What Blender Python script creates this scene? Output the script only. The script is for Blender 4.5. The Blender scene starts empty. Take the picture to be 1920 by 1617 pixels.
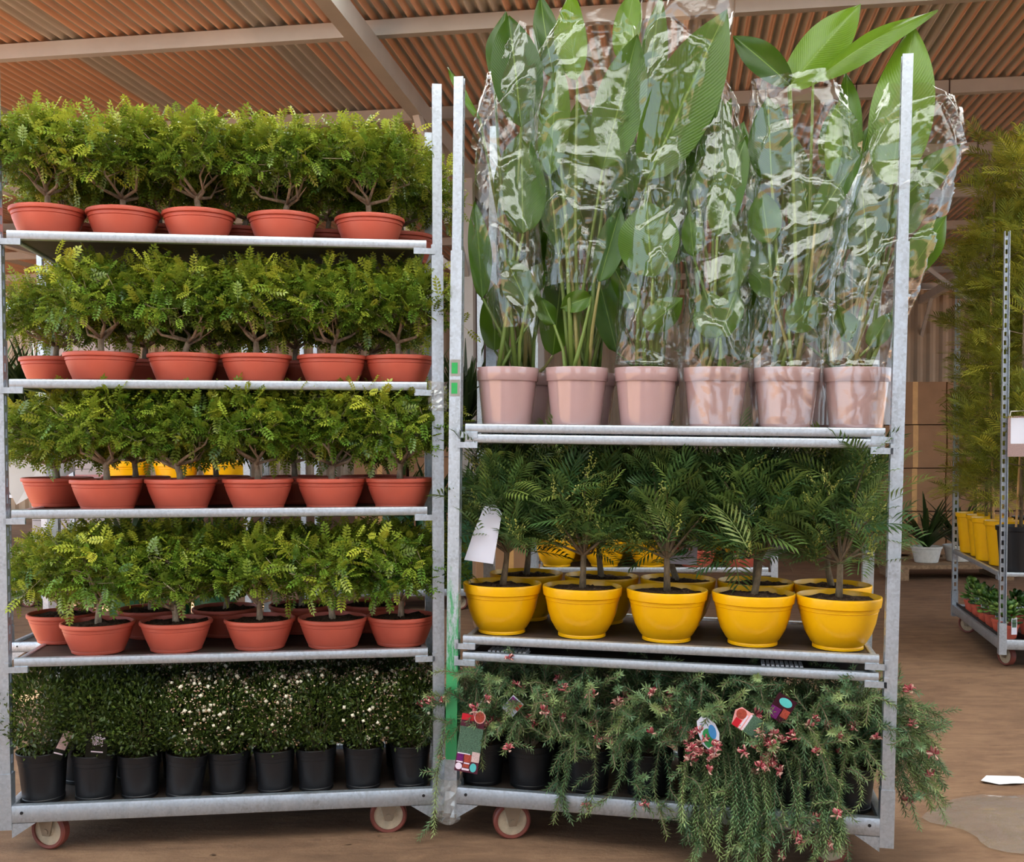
import bpy, math, random
import numpy as np
from mathutils import Matrix, Vector, Euler

# ------------------------------------------------------------------ camera, sky, sun, exposure
SC = bpy.context.scene
COL = SC.collection
PI = math.pi
cam_data = bpy.data.cameras.new('camera')
cam = bpy.data.objects.new('camera', cam_data)
COL.objects.link(cam)
cam_data.sensor_width = 36.0
cam_data.sensor_fit = 'HORIZONTAL'
cam_data.lens = 1996.954 / 1920 * 36
cam_data.shift_x = -0.00645
cam_data.shift_y = 0.05005
cam_data.clip_start = 0.05
cam_data.clip_end = 200
cam.matrix_world = Matrix.Translation((0, 0, 1.2929)) @ Matrix.Rotation(PI / 2 - 0.0371, 4, 'X') @ Matrix.Rotation(-0.0046, 4, 'Z')
SC.camera = cam

world = bpy.data.worlds.new('sky')
SC.world = world
world.use_nodes = True
bg = world.node_tree.nodes['Background']
bg.inputs['Color'].default_value = (0.72, 0.86, 1.0, 1)
bg.inputs['Strength'].default_value = 1.0

sun_data = bpy.data.lights.new('sun', 'SUN')
sun_data.energy = 13.0
sun_data.angle = math.radians(2)
sun_data.color = (1.0, 0.95, 0.87)
sun = bpy.data.objects.new('sun', sun_data)
COL.objects.link(sun)
sun_dir = Vector((0.10, -0.12, -0.98))         # high sun, lighting the open ground added beside the shed
sun.rotation_euler = sun_dir.to_track_quat('-Z', 'Y').to_euler()

SC.view_settings.view_transform = 'Standard'
SC.view_settings.look = 'None'
SC.view_settings.gamma = 1.0
SC.view_settings.use_curve_mapping = False
SC.view_settings.exposure = 1.22
SC.cycles.use_denoising = True
SC.cycles.max_bounces = 5
SC.cycles.diffuse_bounces = 3
SC.cycles.glossy_bounces = 2
SC.cycles.transmission_bounces = 2
SC.cycles.transparent_max_bounces = 14
SC.cycles.use_adaptive_sampling = True
SC.cycles.adaptive_threshold = 0.055
SC.cycles.caustics_reflective = False
SC.cycles.caustics_refractive = False

FLOOR = 0.027


# ------------------------------------------------------------------ materials
def lin(c):
    return tuple(((x / 255) / 12.92 if x / 255 <= 0.04045 else ((x / 255 + 0.055) / 1.055) ** 2.4) for x in c)


class NT:
    def __init__(self, name):
        self.m = bpy.data.materials.new(name)
        self.m.use_nodes = True
        self.t = self.m.node_tree
        self.t.nodes.clear()
        self.out = self.n('ShaderNodeOutputMaterial')

    def n(self, typ, **kw):
        nd = self.t.nodes.new(typ)
        for k, v in kw.items():
            setattr(nd, k, v)
        return nd

    def l(self, a, b):
        self.t.links.new(a, b)

    def val(self, sock, v):
        if hasattr(v, 'links') or hasattr(v, 'is_linked'):
            self.l(v, sock)
        else:
            if isinstance(v, tuple) and len(v) == 3:
                v = v + (1,)
            sock.default_value = v

    def coord(self, which='Object', scale=None):
        tc = self.n('ShaderNodeTexCoord').outputs[which]
        if scale is not None:
            mp = self.n('ShaderNodeMapping')
            mp.inputs['Scale'].default_value = scale
            self.l(tc, mp.inputs['Vector'])
            return mp.outputs[0]
        return tc

    def noise(self, vec, scale, detail=4, rough=0.6, dist=0.0):
        nd = self.n('ShaderNodeTexNoise')
        nd.inputs['Scale'].default_value = scale
        nd.inputs['Detail'].default_value = detail
        nd.inputs['Roughness'].default_value = rough
        nd.inputs['Distortion'].default_value = dist
        self.l(vec, nd.inputs['Vector'])
        return nd.outputs['Fac']

    def ramp(self, fac, stops, interp='LINEAR'):
        r = self.n('ShaderNodeValToRGB')
        r.color_ramp.interpolation = interp
        e = r.color_ramp.elements
        while len(e) < len(stops):
            e.new(0.5)
        for el, (p, c) in zip(e, stops):
            el.position = p
            el.color = tuple(c) + (1,) if len(c) == 3 else c
        self.l(fac, r.inputs['Fac'])
        return r.outputs['Color']

    def mix(self, fac, a, b, mode='MIX'):
        m = self.n('ShaderNodeMix', data_type='RGBA', blend_type=mode)
        self.val(m.inputs[0], fac)
        self.val(m.inputs[6], a)
        self.val(m.inputs[7], b)
        return m.outputs[2]

    def math(self, op, a, b=0.0, clamp=False):
        m = self.n('ShaderNodeMath', operation=op, use_clamp=clamp)
        self.val(m.inputs[0], a)
        self.val(m.inputs[1], b)
        return m.outputs[0]

    def bump(self, h, strength, dist=0.01):
        b = self.n('ShaderNodeBump')
        b.inputs['Strength'].default_value = strength
        b.inputs['Distance'].default_value = dist
        self.l(h, b.inputs['Height'])
        return b.outputs['Normal']

    def principled(self, color, rough=0.5, metal=0.0, spec=0.5, normal=None, coat=0.0):
        p = self.n('ShaderNodeBsdfPrincipled')
        self.val(p.inputs['Base Color'], color)
        self.val(p.inputs['Roughness'], rough)
        self.val(p.inputs['Metallic'], metal)
        p.inputs['Specular IOR Level'].default_value = spec
        p.inputs['Coat Weight'].default_value = coat
        p.inputs['Coat Roughness'].default_value = 0.08
        if normal is not None:
            self.l(normal, p.inputs['Normal'])
        return p.outputs[0]

    def done(self, shader):
        self.l(shader, self.out.inputs['Surface'])
        return self.m


def plain(name, rgb, rough=0.5, metal=0.0, spec=0.5, nscale=30, amt=0.12, bump=0.0, coat=0.0, bscale=None):
    t = NT(name)
    c = lin(rgb)
    v = t.coord()
    f = t.noise(v, nscale)
    col = t.ramp(f, [(0.25, tuple(x * (1 - amt) for x in c)), (0.75, tuple(min(1, x * (1 + amt)) for x in c))])
    nrm = t.bump(t.noise(v, bscale or nscale * 4), bump, 0.004) if bump else None
    return t.done(t.principled(col, rough, metal, spec, nrm, coat))


def galvanised(name, green=None, base=(0.50, 0.56, 0.63)):
    t = NT(name)
    v = t.coord()
    vo = t.n('ShaderNodeTexVoronoi')
    vo.inputs['Scale'].default_value = 140
    t.l(v, vo.inputs['Vector'])
    sp = t.math('MULTIPLY', vo.outputs['Color'], 1.0)
    f = t.math('ADD', t.math('MULTIPLY', sp, 0.35), t.math('MULTIPLY', t.noise(t.coord('Object', (1, 1, 0.25)), 22, 6, 0.7), 0.75))
    col = t.ramp(f, [(0.25, tuple(x * 0.75 for x in base)), (0.5, base), (0.8, tuple(min(1, x * 1.22) for x in base))])
    dirt = t.noise(v, 9, 5, 0.7)
    col = t.mix(t.ramp(dirt, [(0.58, (0, 0, 0)), (0.75, (0.5, 0.5, 0.5))]), col, lin((95, 88, 80)))
    metal = 0.8
    if green:
        z = t.n('ShaderNodeSeparateXYZ')
        t.l(v, z.inputs[0])
        n2 = t.noise(t.coord('Object', (1, 1, 0.22)), 20, 6, 0.8)
        msk = t.ramp(z.outputs['Z'], [(0.00, (0.75, 0.75, 0.75)), (0.30, (0.78, 0.78, 0.78)), (0.55, (0.62, 0.62, 0.62)), (0.78, (0.50, 0.50, 0.50)), (0.92, (0.44, 0.44, 0.44)), (1.0, (0.36, 0.36, 0.36))])
        # paint was brushed on the lower half; wear decides where it is left
        k = t.math('ADD', t.n_rgb(msk) if hasattr(t, 'n_rgb') else msk, t.math('MULTIPLY', n2, 0.9))
        pm = t.ramp(t.math('SUBTRACT', k, 0.52), [(0.42, (0, 0, 0)), (0.52, (1, 1, 1))])
        col = t.mix(pm, col, lin(green))
        metal = t.math('MULTIPLY', t.math('SUBTRACT', 1.0, pm), 0.55)
    rough = t.ramp(f, [(0.3, (0.5, 0.5, 0.5)), (0.7, (0.36, 0.36, 0.36))])
    return t.done(t.principled(col, rough, metal, 0.5, t.bump(f, 0.12, 0.002)))


def leaf_mat(name, dark, mid, young, trans=0.28, rough=0.38, veins=False, spec=0.5):
    t = NT(name)
    at = t.n('ShaderNodeAttribute', attribute_name='tint')
    sp = t.n('ShaderNodeSeparateColor')
    t.l(at.outputs['Color'], sp.inputs[0])
    col = t.mix(sp.outputs['Green'], lin(dark), lin(mid))
    col = t.mix(sp.outputs['Red'], col, lin(young))
    nrm = None
    if veins:
        uv = t.coord('UV')
        s = t.n('ShaderNodeSeparateXYZ')
        t.l(uv, s.inputs[0])
        ph = t.math('ADD', t.math('MULTIPLY', s.outputs['Y'], 34.0), t.math('MULTIPLY', t.math('ABSOLUTE', s.outputs['X']), -9.0))
        w = t.math('SINE', t.math('MULTIPLY', ph, 6.283))
        nz = t.noise(t.coord('Object'), 14, 3)
        col = t.mix(t.math('MULTIPLY', t.math('ADD', w, 1.0), 0.05), col, lin(tuple(min(255, c * 1.35) for c in mid)))
        col = t.mix(t.math('MULTIPLY', nz, 0.35), col, lin(tuple(c * 0.75 for c in dark)))
        rib = t.ramp(t.math('ABSOLUTE', s.outputs['X']), [(0.0, (1, 1, 1)), (0.018, (1, 1, 1)), (0.04, (0, 0, 0))])
        col = t.mix(rib, col, lin((124, 156, 70)))
        nrm = t.bump(w, 0.12, 0.002)
    p = t.principled(col, rough, 0.0, spec, nrm)
    tr = t.n('ShaderNodeBsdfTranslucent')
    t.val(tr.inputs['Color'], t.mix(0.5, col, lin(young)))
    mx = t.n('ShaderNodeMixShader')
    mx.inputs[0].default_value = trans
    t.l(p, mx.inputs[1])
    t.l(tr.outputs[0], mx.inputs[2])
    return t.done(mx.outputs[0])


def film_mat(name, tint=(0.97, 0.97, 0.96), haze=0.003, base=0.082, bump=0.05, bscale=60):
    t = NT(name)
    v = t.coord()
    nz = t.noise(v, bscale, 5, 0.65, 0.6)
    nrm = t.bump(nz, bump, 0.012)
    lw = t.n('ShaderNodeLayerWeight')
    lw.inputs['Blend'].default_value = 0.5
    t.l(nrm, lw.inputs['Normal'])
    f = t.math('POWER', lw.outputs['Facing'], 3.0)
    fac = t.math('ADD', t.math('MULTIPLY', f, 0.38), base, True)
    tr = t.n('ShaderNodeBsdfTransparent')
    tr.inputs['Color'].default_value = tint + (1,)
    df = t.n('ShaderNodeBsdfDiffuse')
    df.inputs['Color'].default_value = (0.85, 0.85, 0.82, 1)
    m1 = t.n('ShaderNodeMixShader')
    m1.inputs[0].default_value = haze
    t.l(tr.outputs[0], m1.inputs[1])
    t.l(df.outputs[0], m1.inputs[2])
    gl = t.n('ShaderNodeBsdfGlossy')
    gl.inputs['Roughness'].default_value = 0.035
    gl.inputs['Color'].default_value = (1, 1, 1, 1)
    t.l(nrm, gl.inputs['Normal'])
    m2 = t.n('ShaderNodeMixShader')
    t.l(fac, m2.inputs[0])
    t.l(m1.outputs[0], m2.inputs[1])
    t.l(gl.outputs[0], m2.inputs[2])
    return t.done(m2.outputs[0])


def wood_mat(name, c1, c2, rough=0.6, scale=(1.5, 18, 18)):
    t = NT(name)
    f = t.noise(t.coord('Object', scale), 3, 6, 0.65, 0.8)
    col = t.ramp(f, [(0.3, lin(c1)), (0.7, lin(c2))])
    return t.done(t.principled(col, rough, 0, 0.4, t.bump(f, 0.2, 0.003)))


def roof_mat():
    t = NT('bounce-painted corrugated sheet')
    v = t.coord()
    s = t.n('ShaderNodeSeparateXYZ')
    t.l(v, s.inputs[0])
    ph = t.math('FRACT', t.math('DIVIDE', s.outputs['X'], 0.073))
    bounce_mask = t.ramp(ph, [(0.0, (0, 0, 0)), (0.30, (0, 0, 0)), (0.40, (1, 1, 1)), (0.78, (1, 1, 1)), (0.86, (0, 0, 0))])  # orange bounce from sunlit ground, painted as stripes on the sheet
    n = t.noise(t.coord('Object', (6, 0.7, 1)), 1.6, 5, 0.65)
    unevenness = t.ramp(n, [(0.22, (0.35, 0.35, 0.35)), (0.5, (1, 1, 1))])
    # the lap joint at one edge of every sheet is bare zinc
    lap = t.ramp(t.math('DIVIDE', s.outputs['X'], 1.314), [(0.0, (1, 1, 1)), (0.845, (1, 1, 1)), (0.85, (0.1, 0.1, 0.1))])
    k = t.math('MULTIPLY', t.math('MULTIPLY', bounce_mask, unevenness), lap)
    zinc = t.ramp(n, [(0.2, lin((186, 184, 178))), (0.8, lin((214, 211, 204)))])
    bounce_col = t.ramp(n, [(0.2, lin((226, 168, 134))), (0.8, lin((242, 196, 164)))])
    col = t.mix(k, zinc, bounce_col)
    return t.done(t.principled(col, 0.40, 0.12, 0.5))


def dirt_mat():
    t = NT('trodden dirt')
    v = t.coord()
    n1 = t.noise(v, 0.9, 6, 0.62)
    n2 = t.noise(t.coord('Object', (1, 3.2, 1)), 4.5, 8, 0.7, 0.4)
    n3 = t.noise(v, 60, 4, 0.7)
    f = t.math('ADD', t.math('MULTIPLY', n1, 0.45), t.math('MULTIPLY', n2, 0.55))
    col = t.ramp(f, [(0.30, lin((92, 70, 55))), (0.5, lin((128, 99, 77))), (0.7, lin((158, 126, 98)))])
    spots = t.ramp(t.noise(t.coord('Object', (1, 2.6, 1)), 7, 4, 0.7), [(0.62, (0, 0, 0)), (0.72, (1, 1, 1))])
    col = t.mix(t.math('MULTIPLY', spots, 0.5), col, lin((76, 54, 42)))
    h = t.math('ADD', t.math('MULTIPLY', n2, 0.8), t.math('MULTIPLY', n3, 0.3))
    return t.done(t.principled(col, 0.85, 0, 0.25, t.bump(h, 0.5, 0.02)))


def soil_mat():
    t = NT('potting soil')
    v = t.coord()
    f = t.noise(v, 130, 6, 0.75)
    col = t.ramp(f, [(0.3, lin((38, 28, 22))), (0.55, lin((86, 66, 52))), (0.75, lin((150, 122, 98)))])
    return t.done(t.principled(col, 0.95, 0, 0.2, t.bump(f, 1.0, 0.01)))


def bark_mat(name, c1, c2):
    t = NT(name)
    f = t.noise(t.coord('Object', (1, 1, 0.5)), 60, 5, 0.7)
    col = t.ramp(f, [(0.3, lin(c1)), (0.7, lin(c2))])
    return t.done(t.principled(col, 0.8, 0, 0.3, t.bump(f, 0.6, 0.004)))


M = {}
M['galv'] = galvanised('galvanised steel')
M['galv_green'] = galvanised('galvanised steel with green paint', green=(62, 158, 98))
M['terra'] = plain('terracotta plastic', (206, 98, 78), 0.45, nscale=7, amt=0.08)
M['yellow'] = plain('yellow plastic', (254, 189, 6), 0.3, nscale=6, amt=0.05)
M['pink'] = plain('glossy dusty pink plastic', (188, 156, 156), 0.10, nscale=6, amt=0.04, coat=1.0)
M['black'] = plain('black plastic', (20, 21, 25), 0.45, nscale=9, amt=0.25)
M['white'] = plain('white plastic', (205, 202, 196), 0.45)
M['soil'] = soil_mat()
M['bark'] = bark_mat('grey brown bark', (126, 106, 90), (200, 180, 156))
M['bark2'] = bark_mat('smooth olive bark', (96, 84, 66), (146, 128, 104))
M['ply'] = wood_mat('film faced plywood', (48, 40, 36), (84, 74, 66), 0.55)
M['dirt'] = dirt_mat()
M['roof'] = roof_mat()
t = NT('added translucent light sheet')  # diffuser for the light panels added out of view
tr_ = t.n('ShaderNodeBsdfTranslucent')
tr_.inputs['Color'].default_value = (0.62, 0.64, 0.64, 1)
M['panel'] = t.done(tr_.outputs[0])
M['steel'] = plain('grey primed steel', (184, 180, 174), 0.5, 0.2, nscale=3, amt=0.12)
M['brown_steel'] = plain('dark brown steel', (62, 44, 38), 0.5, nscale=5, amt=0.3)
M['beige_wall'] = plain('beige painted sheet wall', (160, 142, 120), 0.6, nscale=2, amt=0.12)
M['card'] = plain('brown cardboard', (150, 112, 80), 0.8, nscale=5, amt=0.12)
M['paper'] = plain('white paper', (236, 236, 238), 0.6, nscale=4, amt=0.02)
M['tag_white'] = plain('white card', (226, 228, 244), 0.5, nscale=4, amt=0.02)
M['wrap_white'] = plain('white stretch wrap', (240, 226, 222), 0.35, nscale=6, amt=0.06)
M['wheel'] = plain('cream wheel disc', (192, 176, 150), 0.6, nscale=40, amt=0.25)
M['tyre'] = plain('brick red wheel tread', (122, 62, 52), 0.5, nscale=14, amt=0.12)
M['fork'] = plain('dull zinc caster fork', (150, 136, 118), 0.4, 0.6, nscale=16, amt=0.2)
M['bonsai_leaf'] = leaf_mat('pepper bonsai leaf', (46, 88, 26), (120, 162, 58), (208, 214, 78), 0.30, 0.24)
M['myrtle_leaf'] = leaf_mat('myrtle leaf', (38, 56, 22), (82, 102, 44), (136, 156, 58), 0.2, 0.34)
M['bud'] = leaf_mat('flower bud', (150, 96, 84), (216, 176, 140), (250, 240, 216), 0.15, 0.5)
M['acacia_leaf'] = leaf_mat('acacia leaf', (44, 80, 48), (92, 130, 74), (166, 182, 84), 0.28, 0.38)
M['acacia_bud'] = leaf_mat('acacia bud', (168, 174, 76), (204, 206, 104), (226, 224, 134), 0.2, 0.6)
M['mimosa_leaf'] = leaf_mat('tall mimosa leaf', (80, 98, 34), (132, 142, 50), (190, 184, 66), 0.35, 0.5)
M['grev_leaf'] = leaf_mat('grevillea needle', (66, 104, 74), (126, 160, 110), (182, 196, 120), 0.2, 0.45)
M['grev_flower'] = leaf_mat('grevillea flower', (156, 30, 56), (214, 84, 104), (248, 204, 188), 0.2, 0.45)
M['strel_leaf'] = leaf_mat('strelitzia leaf', (30, 62, 18), (66, 110, 30), (124, 164, 42), 0.28, 0.30, veins=True)
M['petiole'] = leaf_mat('strelitzia stalk', (84, 110, 48), (124, 146, 70), (160, 140, 90), 0.1, 0.4)
M['palm_leaf'] = leaf_mat('palm leaf', (26, 44, 20), (56, 80, 36), (100, 118, 50), 0.25, 0.45)
M['succulent'] = leaf_mat('jade leaf', (40, 84, 30), (92, 140, 52), (150, 180, 80), 0.12, 0.28)
M['film'] = film_mat('clear crinkled film')
M['film_floor'] = film_mat('clear loose film', haze=0.13, base=0.09, bump=0.35, bscale=14)
M['tape'] = film_mat('clear packing tape', haze=0.18, base=0.10, bscale=60)
M['green_net'] = plain('green wrapping net', (22, 74, 40), 0.5, nscale=20, amt=0.5)
M['bamboo'] = plain('bamboo cane', (206, 158, 98), 0.5, nscale=12, amt=0.15)
M['red_print'] = plain('red print', (206, 26, 46), 0.4)
M['dark_print'] = plain('dark plum print', (84, 26, 48), 0.4)
M['white_print'] = plain('white print', (242, 224, 240), 0.45)
M['purple_print'] = plain('purple print', (110, 22, 104), 0.4, nscale=200, amt=0.4)
M['coral_print'] = plain('coral print', (170, 70, 54), 0.4, nscale=260, amt=0.5)
M['teal_print'] = plain('turquoise print', (90, 196, 196), 0.4)
M['pink_print'] = plain('pink print', (240, 168, 166), 0.4)
M['green_print'] = plain('green print', (46, 150, 84), 0.4, nscale=120, amt=0.4)
M['grey_print'] = plain('grey print', (150, 152, 172), 0.5)
M['photo_green'] = plain('foliage photo print', (78, 108, 88), 0.4, nscale=320, amt=0.75)
M['photo_rose'] = plain('pale flower photo print', (216, 186, 184), 0.4, nscale=300, amt=0.35)
M['photo_dark'] = plain('dark photo print', (40, 44, 36), 0.4, nscale=300, amt=0.6)
M['blue_print'] = plain('blue print', (72, 150, 214), 0.4)
M['sticker_green'] = plain('green label', (36, 166, 82), 0.45, nscale=90, amt=0.15)


# ------------------------------------------------------------------ mesh helpers
def mesh_obj(name, V, F, mat, parent=None, smooth=False, tint=None, sharp=None, uv=None, mats=None, midx=None):
    me = bpy.data.meshes.new(name)
    if isinstance(F, np.ndarray):
        n, k = F.shape
        me.vertices.add(len(V))
        me.vertices.foreach_set('co', np.asarray(V, dtype=np.float32).ravel())
        me.loops.add(n * k)
        me.loops.foreach_set('vertex_index', F.astype(np.int32).ravel())
        me.polygons.add(n)
        me.polygons.foreach_set('loop_start', np.arange(0, n * k, k, dtype=np.int32))
        me.update(calc_edges=True)
    else:
        me.from_pydata([tuple(map(float, v)) for v in V], [], [tuple(map(int, f)) for f in F])
    if smooth:
        me.polygons.foreach_set('use_smooth', np.ones(len(me.polygons), dtype=bool))
        if sharp:
            me.set_sharp_from_angle(angle=sharp)
    if tint is not None:
        a = me.attributes.new('tint', 'FLOAT_COLOR', 'POINT')
        T = np.ones((len(V), 4), dtype=np.float32)
        T[:, :tint.shape[1]] = tint
        a.data.foreach_set('color', T.ravel())
    if uv is not None:
        ul = me.uv_layers.new(name='UVMap')
        idx = np.zeros(len(me.loops), dtype=np.int32)
        me.loops.foreach_get('vertex_index', idx)
        ul.data.foreach_set('uv', np.asarray(uv, dtype=np.float32)[idx].ravel())
    for mm in (mats or [mat]):
        me.materials.append(M[mm] if isinstance(mm, str) else mm)
    if midx is not None:
        me.polygons.foreach_set('material_index', np.asarray(midx, dtype=np.int32))
    o = bpy.data.objects.new(name, me)
    COL.objects.link(o)
    if parent is not None:
        o.parent = parent
    return o


class MB:
    """collects shapes for ONE mesh object"""
    def __init__(self):
        self.v = []
        self.f = []

    def add(self, V, F):
        b = len(self.v)
        self.v += [tuple(map(float, p)) for p in V]
        self.f += [tuple(int(i) + b for i in f) for f in F]
        return self

    def box(self, x0, x1, y0, y1, z0, z1):
        return self.add([(x0, y0, z0), (x1, y0, z0), (x1, y1, z0), (x0, y1, z0), (x0, y0, z1), (x1, y0, z1), (x1, y1, z1), (x0, y1, z1)],
                        [(0, 3, 2, 1), (4, 5, 6, 7), (0, 1, 5, 4), (1, 2, 6, 5), (2, 3, 7, 6), (3, 0, 4, 7)])

    def rbar(self, axis, a0, a1, c, w, h, r=0.004):
        """rounded bar along axis 0/1/2 from a0 to a1; c = centre on the two other axes"""
        pts = []
        for sx, sy, st in ((1, 1, 0), (-1, 1, 90), (-1, -1, 180), (1, -1, 270)):
            for k in range(3):
                a = math.radians(st + 45 * k)
                pts.append((sx * (w / 2 - r) + r * math.cos(a), sy * (h / 2 - r) + r * math.sin(a)))
        n = len(pts)
        V = []
        for a in (a0, a1):
            for p, q in pts:
                t = [0, 0, 0]
                o = [i for i in range(3) if i != axis]
                t[axis] = a
                t[o[0]] = c[0] + p
                t[o[1]] = c[1] + q
                V.append(t)
        F = [(i, (i + 1) % n, n + (i + 1) % n, n + i) for i in range(n)] + [tuple(range(n))[::-1], tuple(range(n, 2 * n))]
        return self.add(V, F)

    def beam(self, p, q, w, h):
        p, q = Vector(p), Vector(q)
        d = (q - p)
        L = d.length
        R = d.to_track_quat('X', 'Z').to_matrix()
        V = []
        for x in (0, L):
            for y, z in ((-w / 2, -h / 2), (w / 2, -h / 2), (w / 2, h / 2), (-w / 2, h / 2)):
                V.append(p + R @ Vector((x, y, z)))
        return self.add(V, [(0, 1, 2, 3), (7, 6, 5, 4), (0, 4, 5, 1), (1, 5, 6, 2), (2, 6, 7, 3), (3, 7, 4, 0)])

    def tube(self, P, R, n=6, cap=True):
        V, F = tube(P, R, n, cap)
        return self.add(V, F)

    def build(self, name, mat, parent=None, smooth=False, sharp=0.7):
        return mesh_obj(name, self.v, self.f, mat, parent, smooth, sharp=sharp)


def tube(P, R, n=6, cap=True):
    P = [Vector(p) for p in P]
    V, F = [], []
    ref = Vector((0.13, 0.21, 0.97))
    for i, p in enumerate(P):
        d = (P[min(i + 1, len(P) - 1)] - P[max(i - 1, 0)]).normalized()
        if abs(d.dot(ref)) > 0.95:
            ref = Vector((0.97, 0.1, 0.05))
        a = d.cross(ref).normalized()
        b = d.cross(a)
        for k in range(n):
            t = 2 * PI * k / n
            V.append(p + (a * math.cos(t) + b * math.sin(t)) * R[i])
    for i in range(len(P) - 1):
        for k in range(n):
            F.append((i * n + k, i * n + (k + 1) % n, (i + 1) * n + (k + 1) % n, (i + 1) * n + k))
    if cap:
        F.append(tuple(range(n))[::-1])
        F.append(tuple((len(P) - 1) * n + k for k in range(n)))
    return V, F


def lathe(prof, n=36):
    V, F = [], []
    for r, z in prof:
        for k in range(n):
            a = 2 * PI * k / n
            V.append((r * math.cos(a), r * math.sin(a), z))
    for i in range(len(prof) - 1):
        for k in range(n):
            F.append((i * n + k, i * n + (k + 1) % n, (i + 1) * n + (k + 1) % n, (i + 1) * n + k))
    if prof[0][0] > 0:
        F.append(tuple(range(n))[::-1])
    return V, F


def empty(name, mw, label=None, cat=None, group=None):
    o = bpy.data.objects.new(name, None)
    COL.objects.link(o)
    o.empty_display_size = 0.05
    o.matrix_world = mw
    if label:
        o['label'] = label
        o['category'] = cat
    if group:
        o['group'] = group
    return o


def tag(o, label, cat, group=None, mw=None):
    o['label'] = label
    o['category'] = cat
    if group:
        o['group'] = group
    if mw is not None:
        o.matrix_world = mw
    return o


def share(src, name, parent, mw=None):
    """a copy that shares the mesh of src"""
    c = src.copy()
    for k in ('label', 'category', 'group'):
        if k in c:
            del c[k]
    c.name = name
    COL.objects.link(c)
    c.parent = parent
    if mw is not None:
        c.matrix_local = mw
    return c


class Proto:
    """keeps template parts (mesh datas); use() links a fresh object on the shared mesh"""
    def __init__(self):
        self.d = {}

    def put(self, key, o):
        self.d[key] = o.data
        bpy.data.objects.remove(o)

    def use(self, key, name, parent, mw=None, kind=None):
        o = bpy.data.objects.new(name, self.d[key])
        COL.objects.link(o)
        o.parent = parent
        if mw is not None:
            o.matrix_local = mw
        if kind:
            o['kind'] = kind
        return o


PR = Proto()


def T(x, y, z):
    return Matrix.Translation((x, y, z))


def RZ(a):
    return Matrix.Rotation(a, 4, 'Z')


def frames(D, rng, up=None, roll=0.0):
    """orthonormal frames (N,3,3): columns = direction, side, normal"""
    D = D / np.linalg.norm(D, axis=1, keepdims=True)
    U = np.tile(np.array([0, 0, 1.0]), (len(D), 1)) if up is None else up
    U = U + rng.normal(0, 0.02, U.shape)
    S = np.cross(U, D)
    S /= np.linalg.norm(S, axis=1, keepdims=True) + 1e-9
    N = np.cross(D, S)
    if roll:
        a = rng.normal(0, roll, len(D))[:, None]
        S, N = S * np.cos(a) + N * np.sin(a), N * np.cos(a) - S * np.sin(a)
    return np.stack([D, S, N], axis=2)


def scatter(tv, tf, O, Fm, S):
    V = O[:, None, :] + np.einsum('nij,kj->nki', Fm, tv) * S[:, None, None]
    k = len(tv)
    F = tf[None] + (np.arange(len(O)) * k)[:, None, None]
    return V.reshape(-1, 3), F.reshape(-1, tf.shape[1])


def join(parts):
    V, F, T_ = [], [], []
    b = 0
    for v, f, t in parts:
        V.append(v)
        F.append(f + b)
        T_.append(t)
        b += len(v)
    return np.concatenate(V), np.concatenate(F), np.concatenate(T_)


def tints(n, k, rng, young, mid=(0.1, 0.9)):
    t = np.zeros((n, 3), dtype=np.float32)
    t[:, 0] = np.clip(young, 0, 1)
    t[:, 1] = rng.uniform(mid[0], mid[1], n)
    return np.repeat(t, k, axis=0)


# ------------------------------------------------------------------ cart frames
def cart_matrix(x, y, th, lean):
    return T(x, y, 0) @ RZ(th) @ Matrix.Rotation(lean, 4, 'Y')


CL = cart_matrix(-1.5806, 3.2246, 0.1318, 0.0044)
CR = cart_matrix(-0.2246, 3.3573, -0.1853, 0.0181)
LEN, DEP = 1.33, 0.565


# ------------------------------------------------------------------ floor
def floor_z(x, y):
    # trodden ground sags a little towards the far end of the second trolley
    u = min(max((x + 0.2) / 1.4, 0.0), 1.0)
    w = min(max((y - 2.2) / 0.6, 0.0), 1.0) * min(max((5.0 - y) / 0.9, 0.0), 1.0)
    return FLOOR - 0.024 * u * u * (3 - 2 * u) * w


V, F = [], []
gx = np.concatenate([np.linspace(-26, -4, 12), np.linspace(-3.6, 3.6, 40), np.linspace(4, 26, 12)])
gy = np.concatenate([np.linspace(-16, 1, 8), np.linspace(1.4, 6, 26), np.linspace(6.5, 24, 14)])
for y in gy:
    for x in gx:
        V.append((x, y, floor_z(x, y)))
W_ = len(gx)
for j in range(len(gy) - 1):
    for i in range(W_ - 1):
        F.append((j * W_ + i, j * W_ + i + 1, (j + 1) * W_ + i + 1, (j + 1) * W_ + i))
o = mesh_obj('floor', V, F, 'dirt', smooth=True)
o['kind'] = 'structure'
o['label'] = 'trodden brown dirt floor of the shed'

# ------------------------------------------------------------------ roof
ROOF_Z = 3.69
AZ = RZ(-math.radians(8.5))
ceil = empty('ceiling', AZ @ T(0, 0, ROOF_Z))
ceil['kind'] = 'structure'
ceil['label'] = 'corrugated sheet roof with painted-in orange bounce, on grey steel purlins'
PIT = 0.073


def sheet(key, y0, y1, mat='roof'):
    V, F = [], []
    nc, sub = 18, 8
    ny = 4
    for j in range(ny + 1):
        y = y0 + (y1 - y0) * j / ny
        for i in range(nc * sub + 1):
            x = i * PIT / sub
            V.append((x, y, 0.018 * math.cos(2 * PI * x / PIT)))
    w = nc * sub + 1
    for j in range(ny):
        for i in range(nc * sub):
            F.append((j * w + i, j * w + i + 1, (j + 1) * w + i + 1, (j + 1) * w + i))
    PR.put(key, mesh_obj('roof_sheet', V, F, mat, smooth=True))


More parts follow.
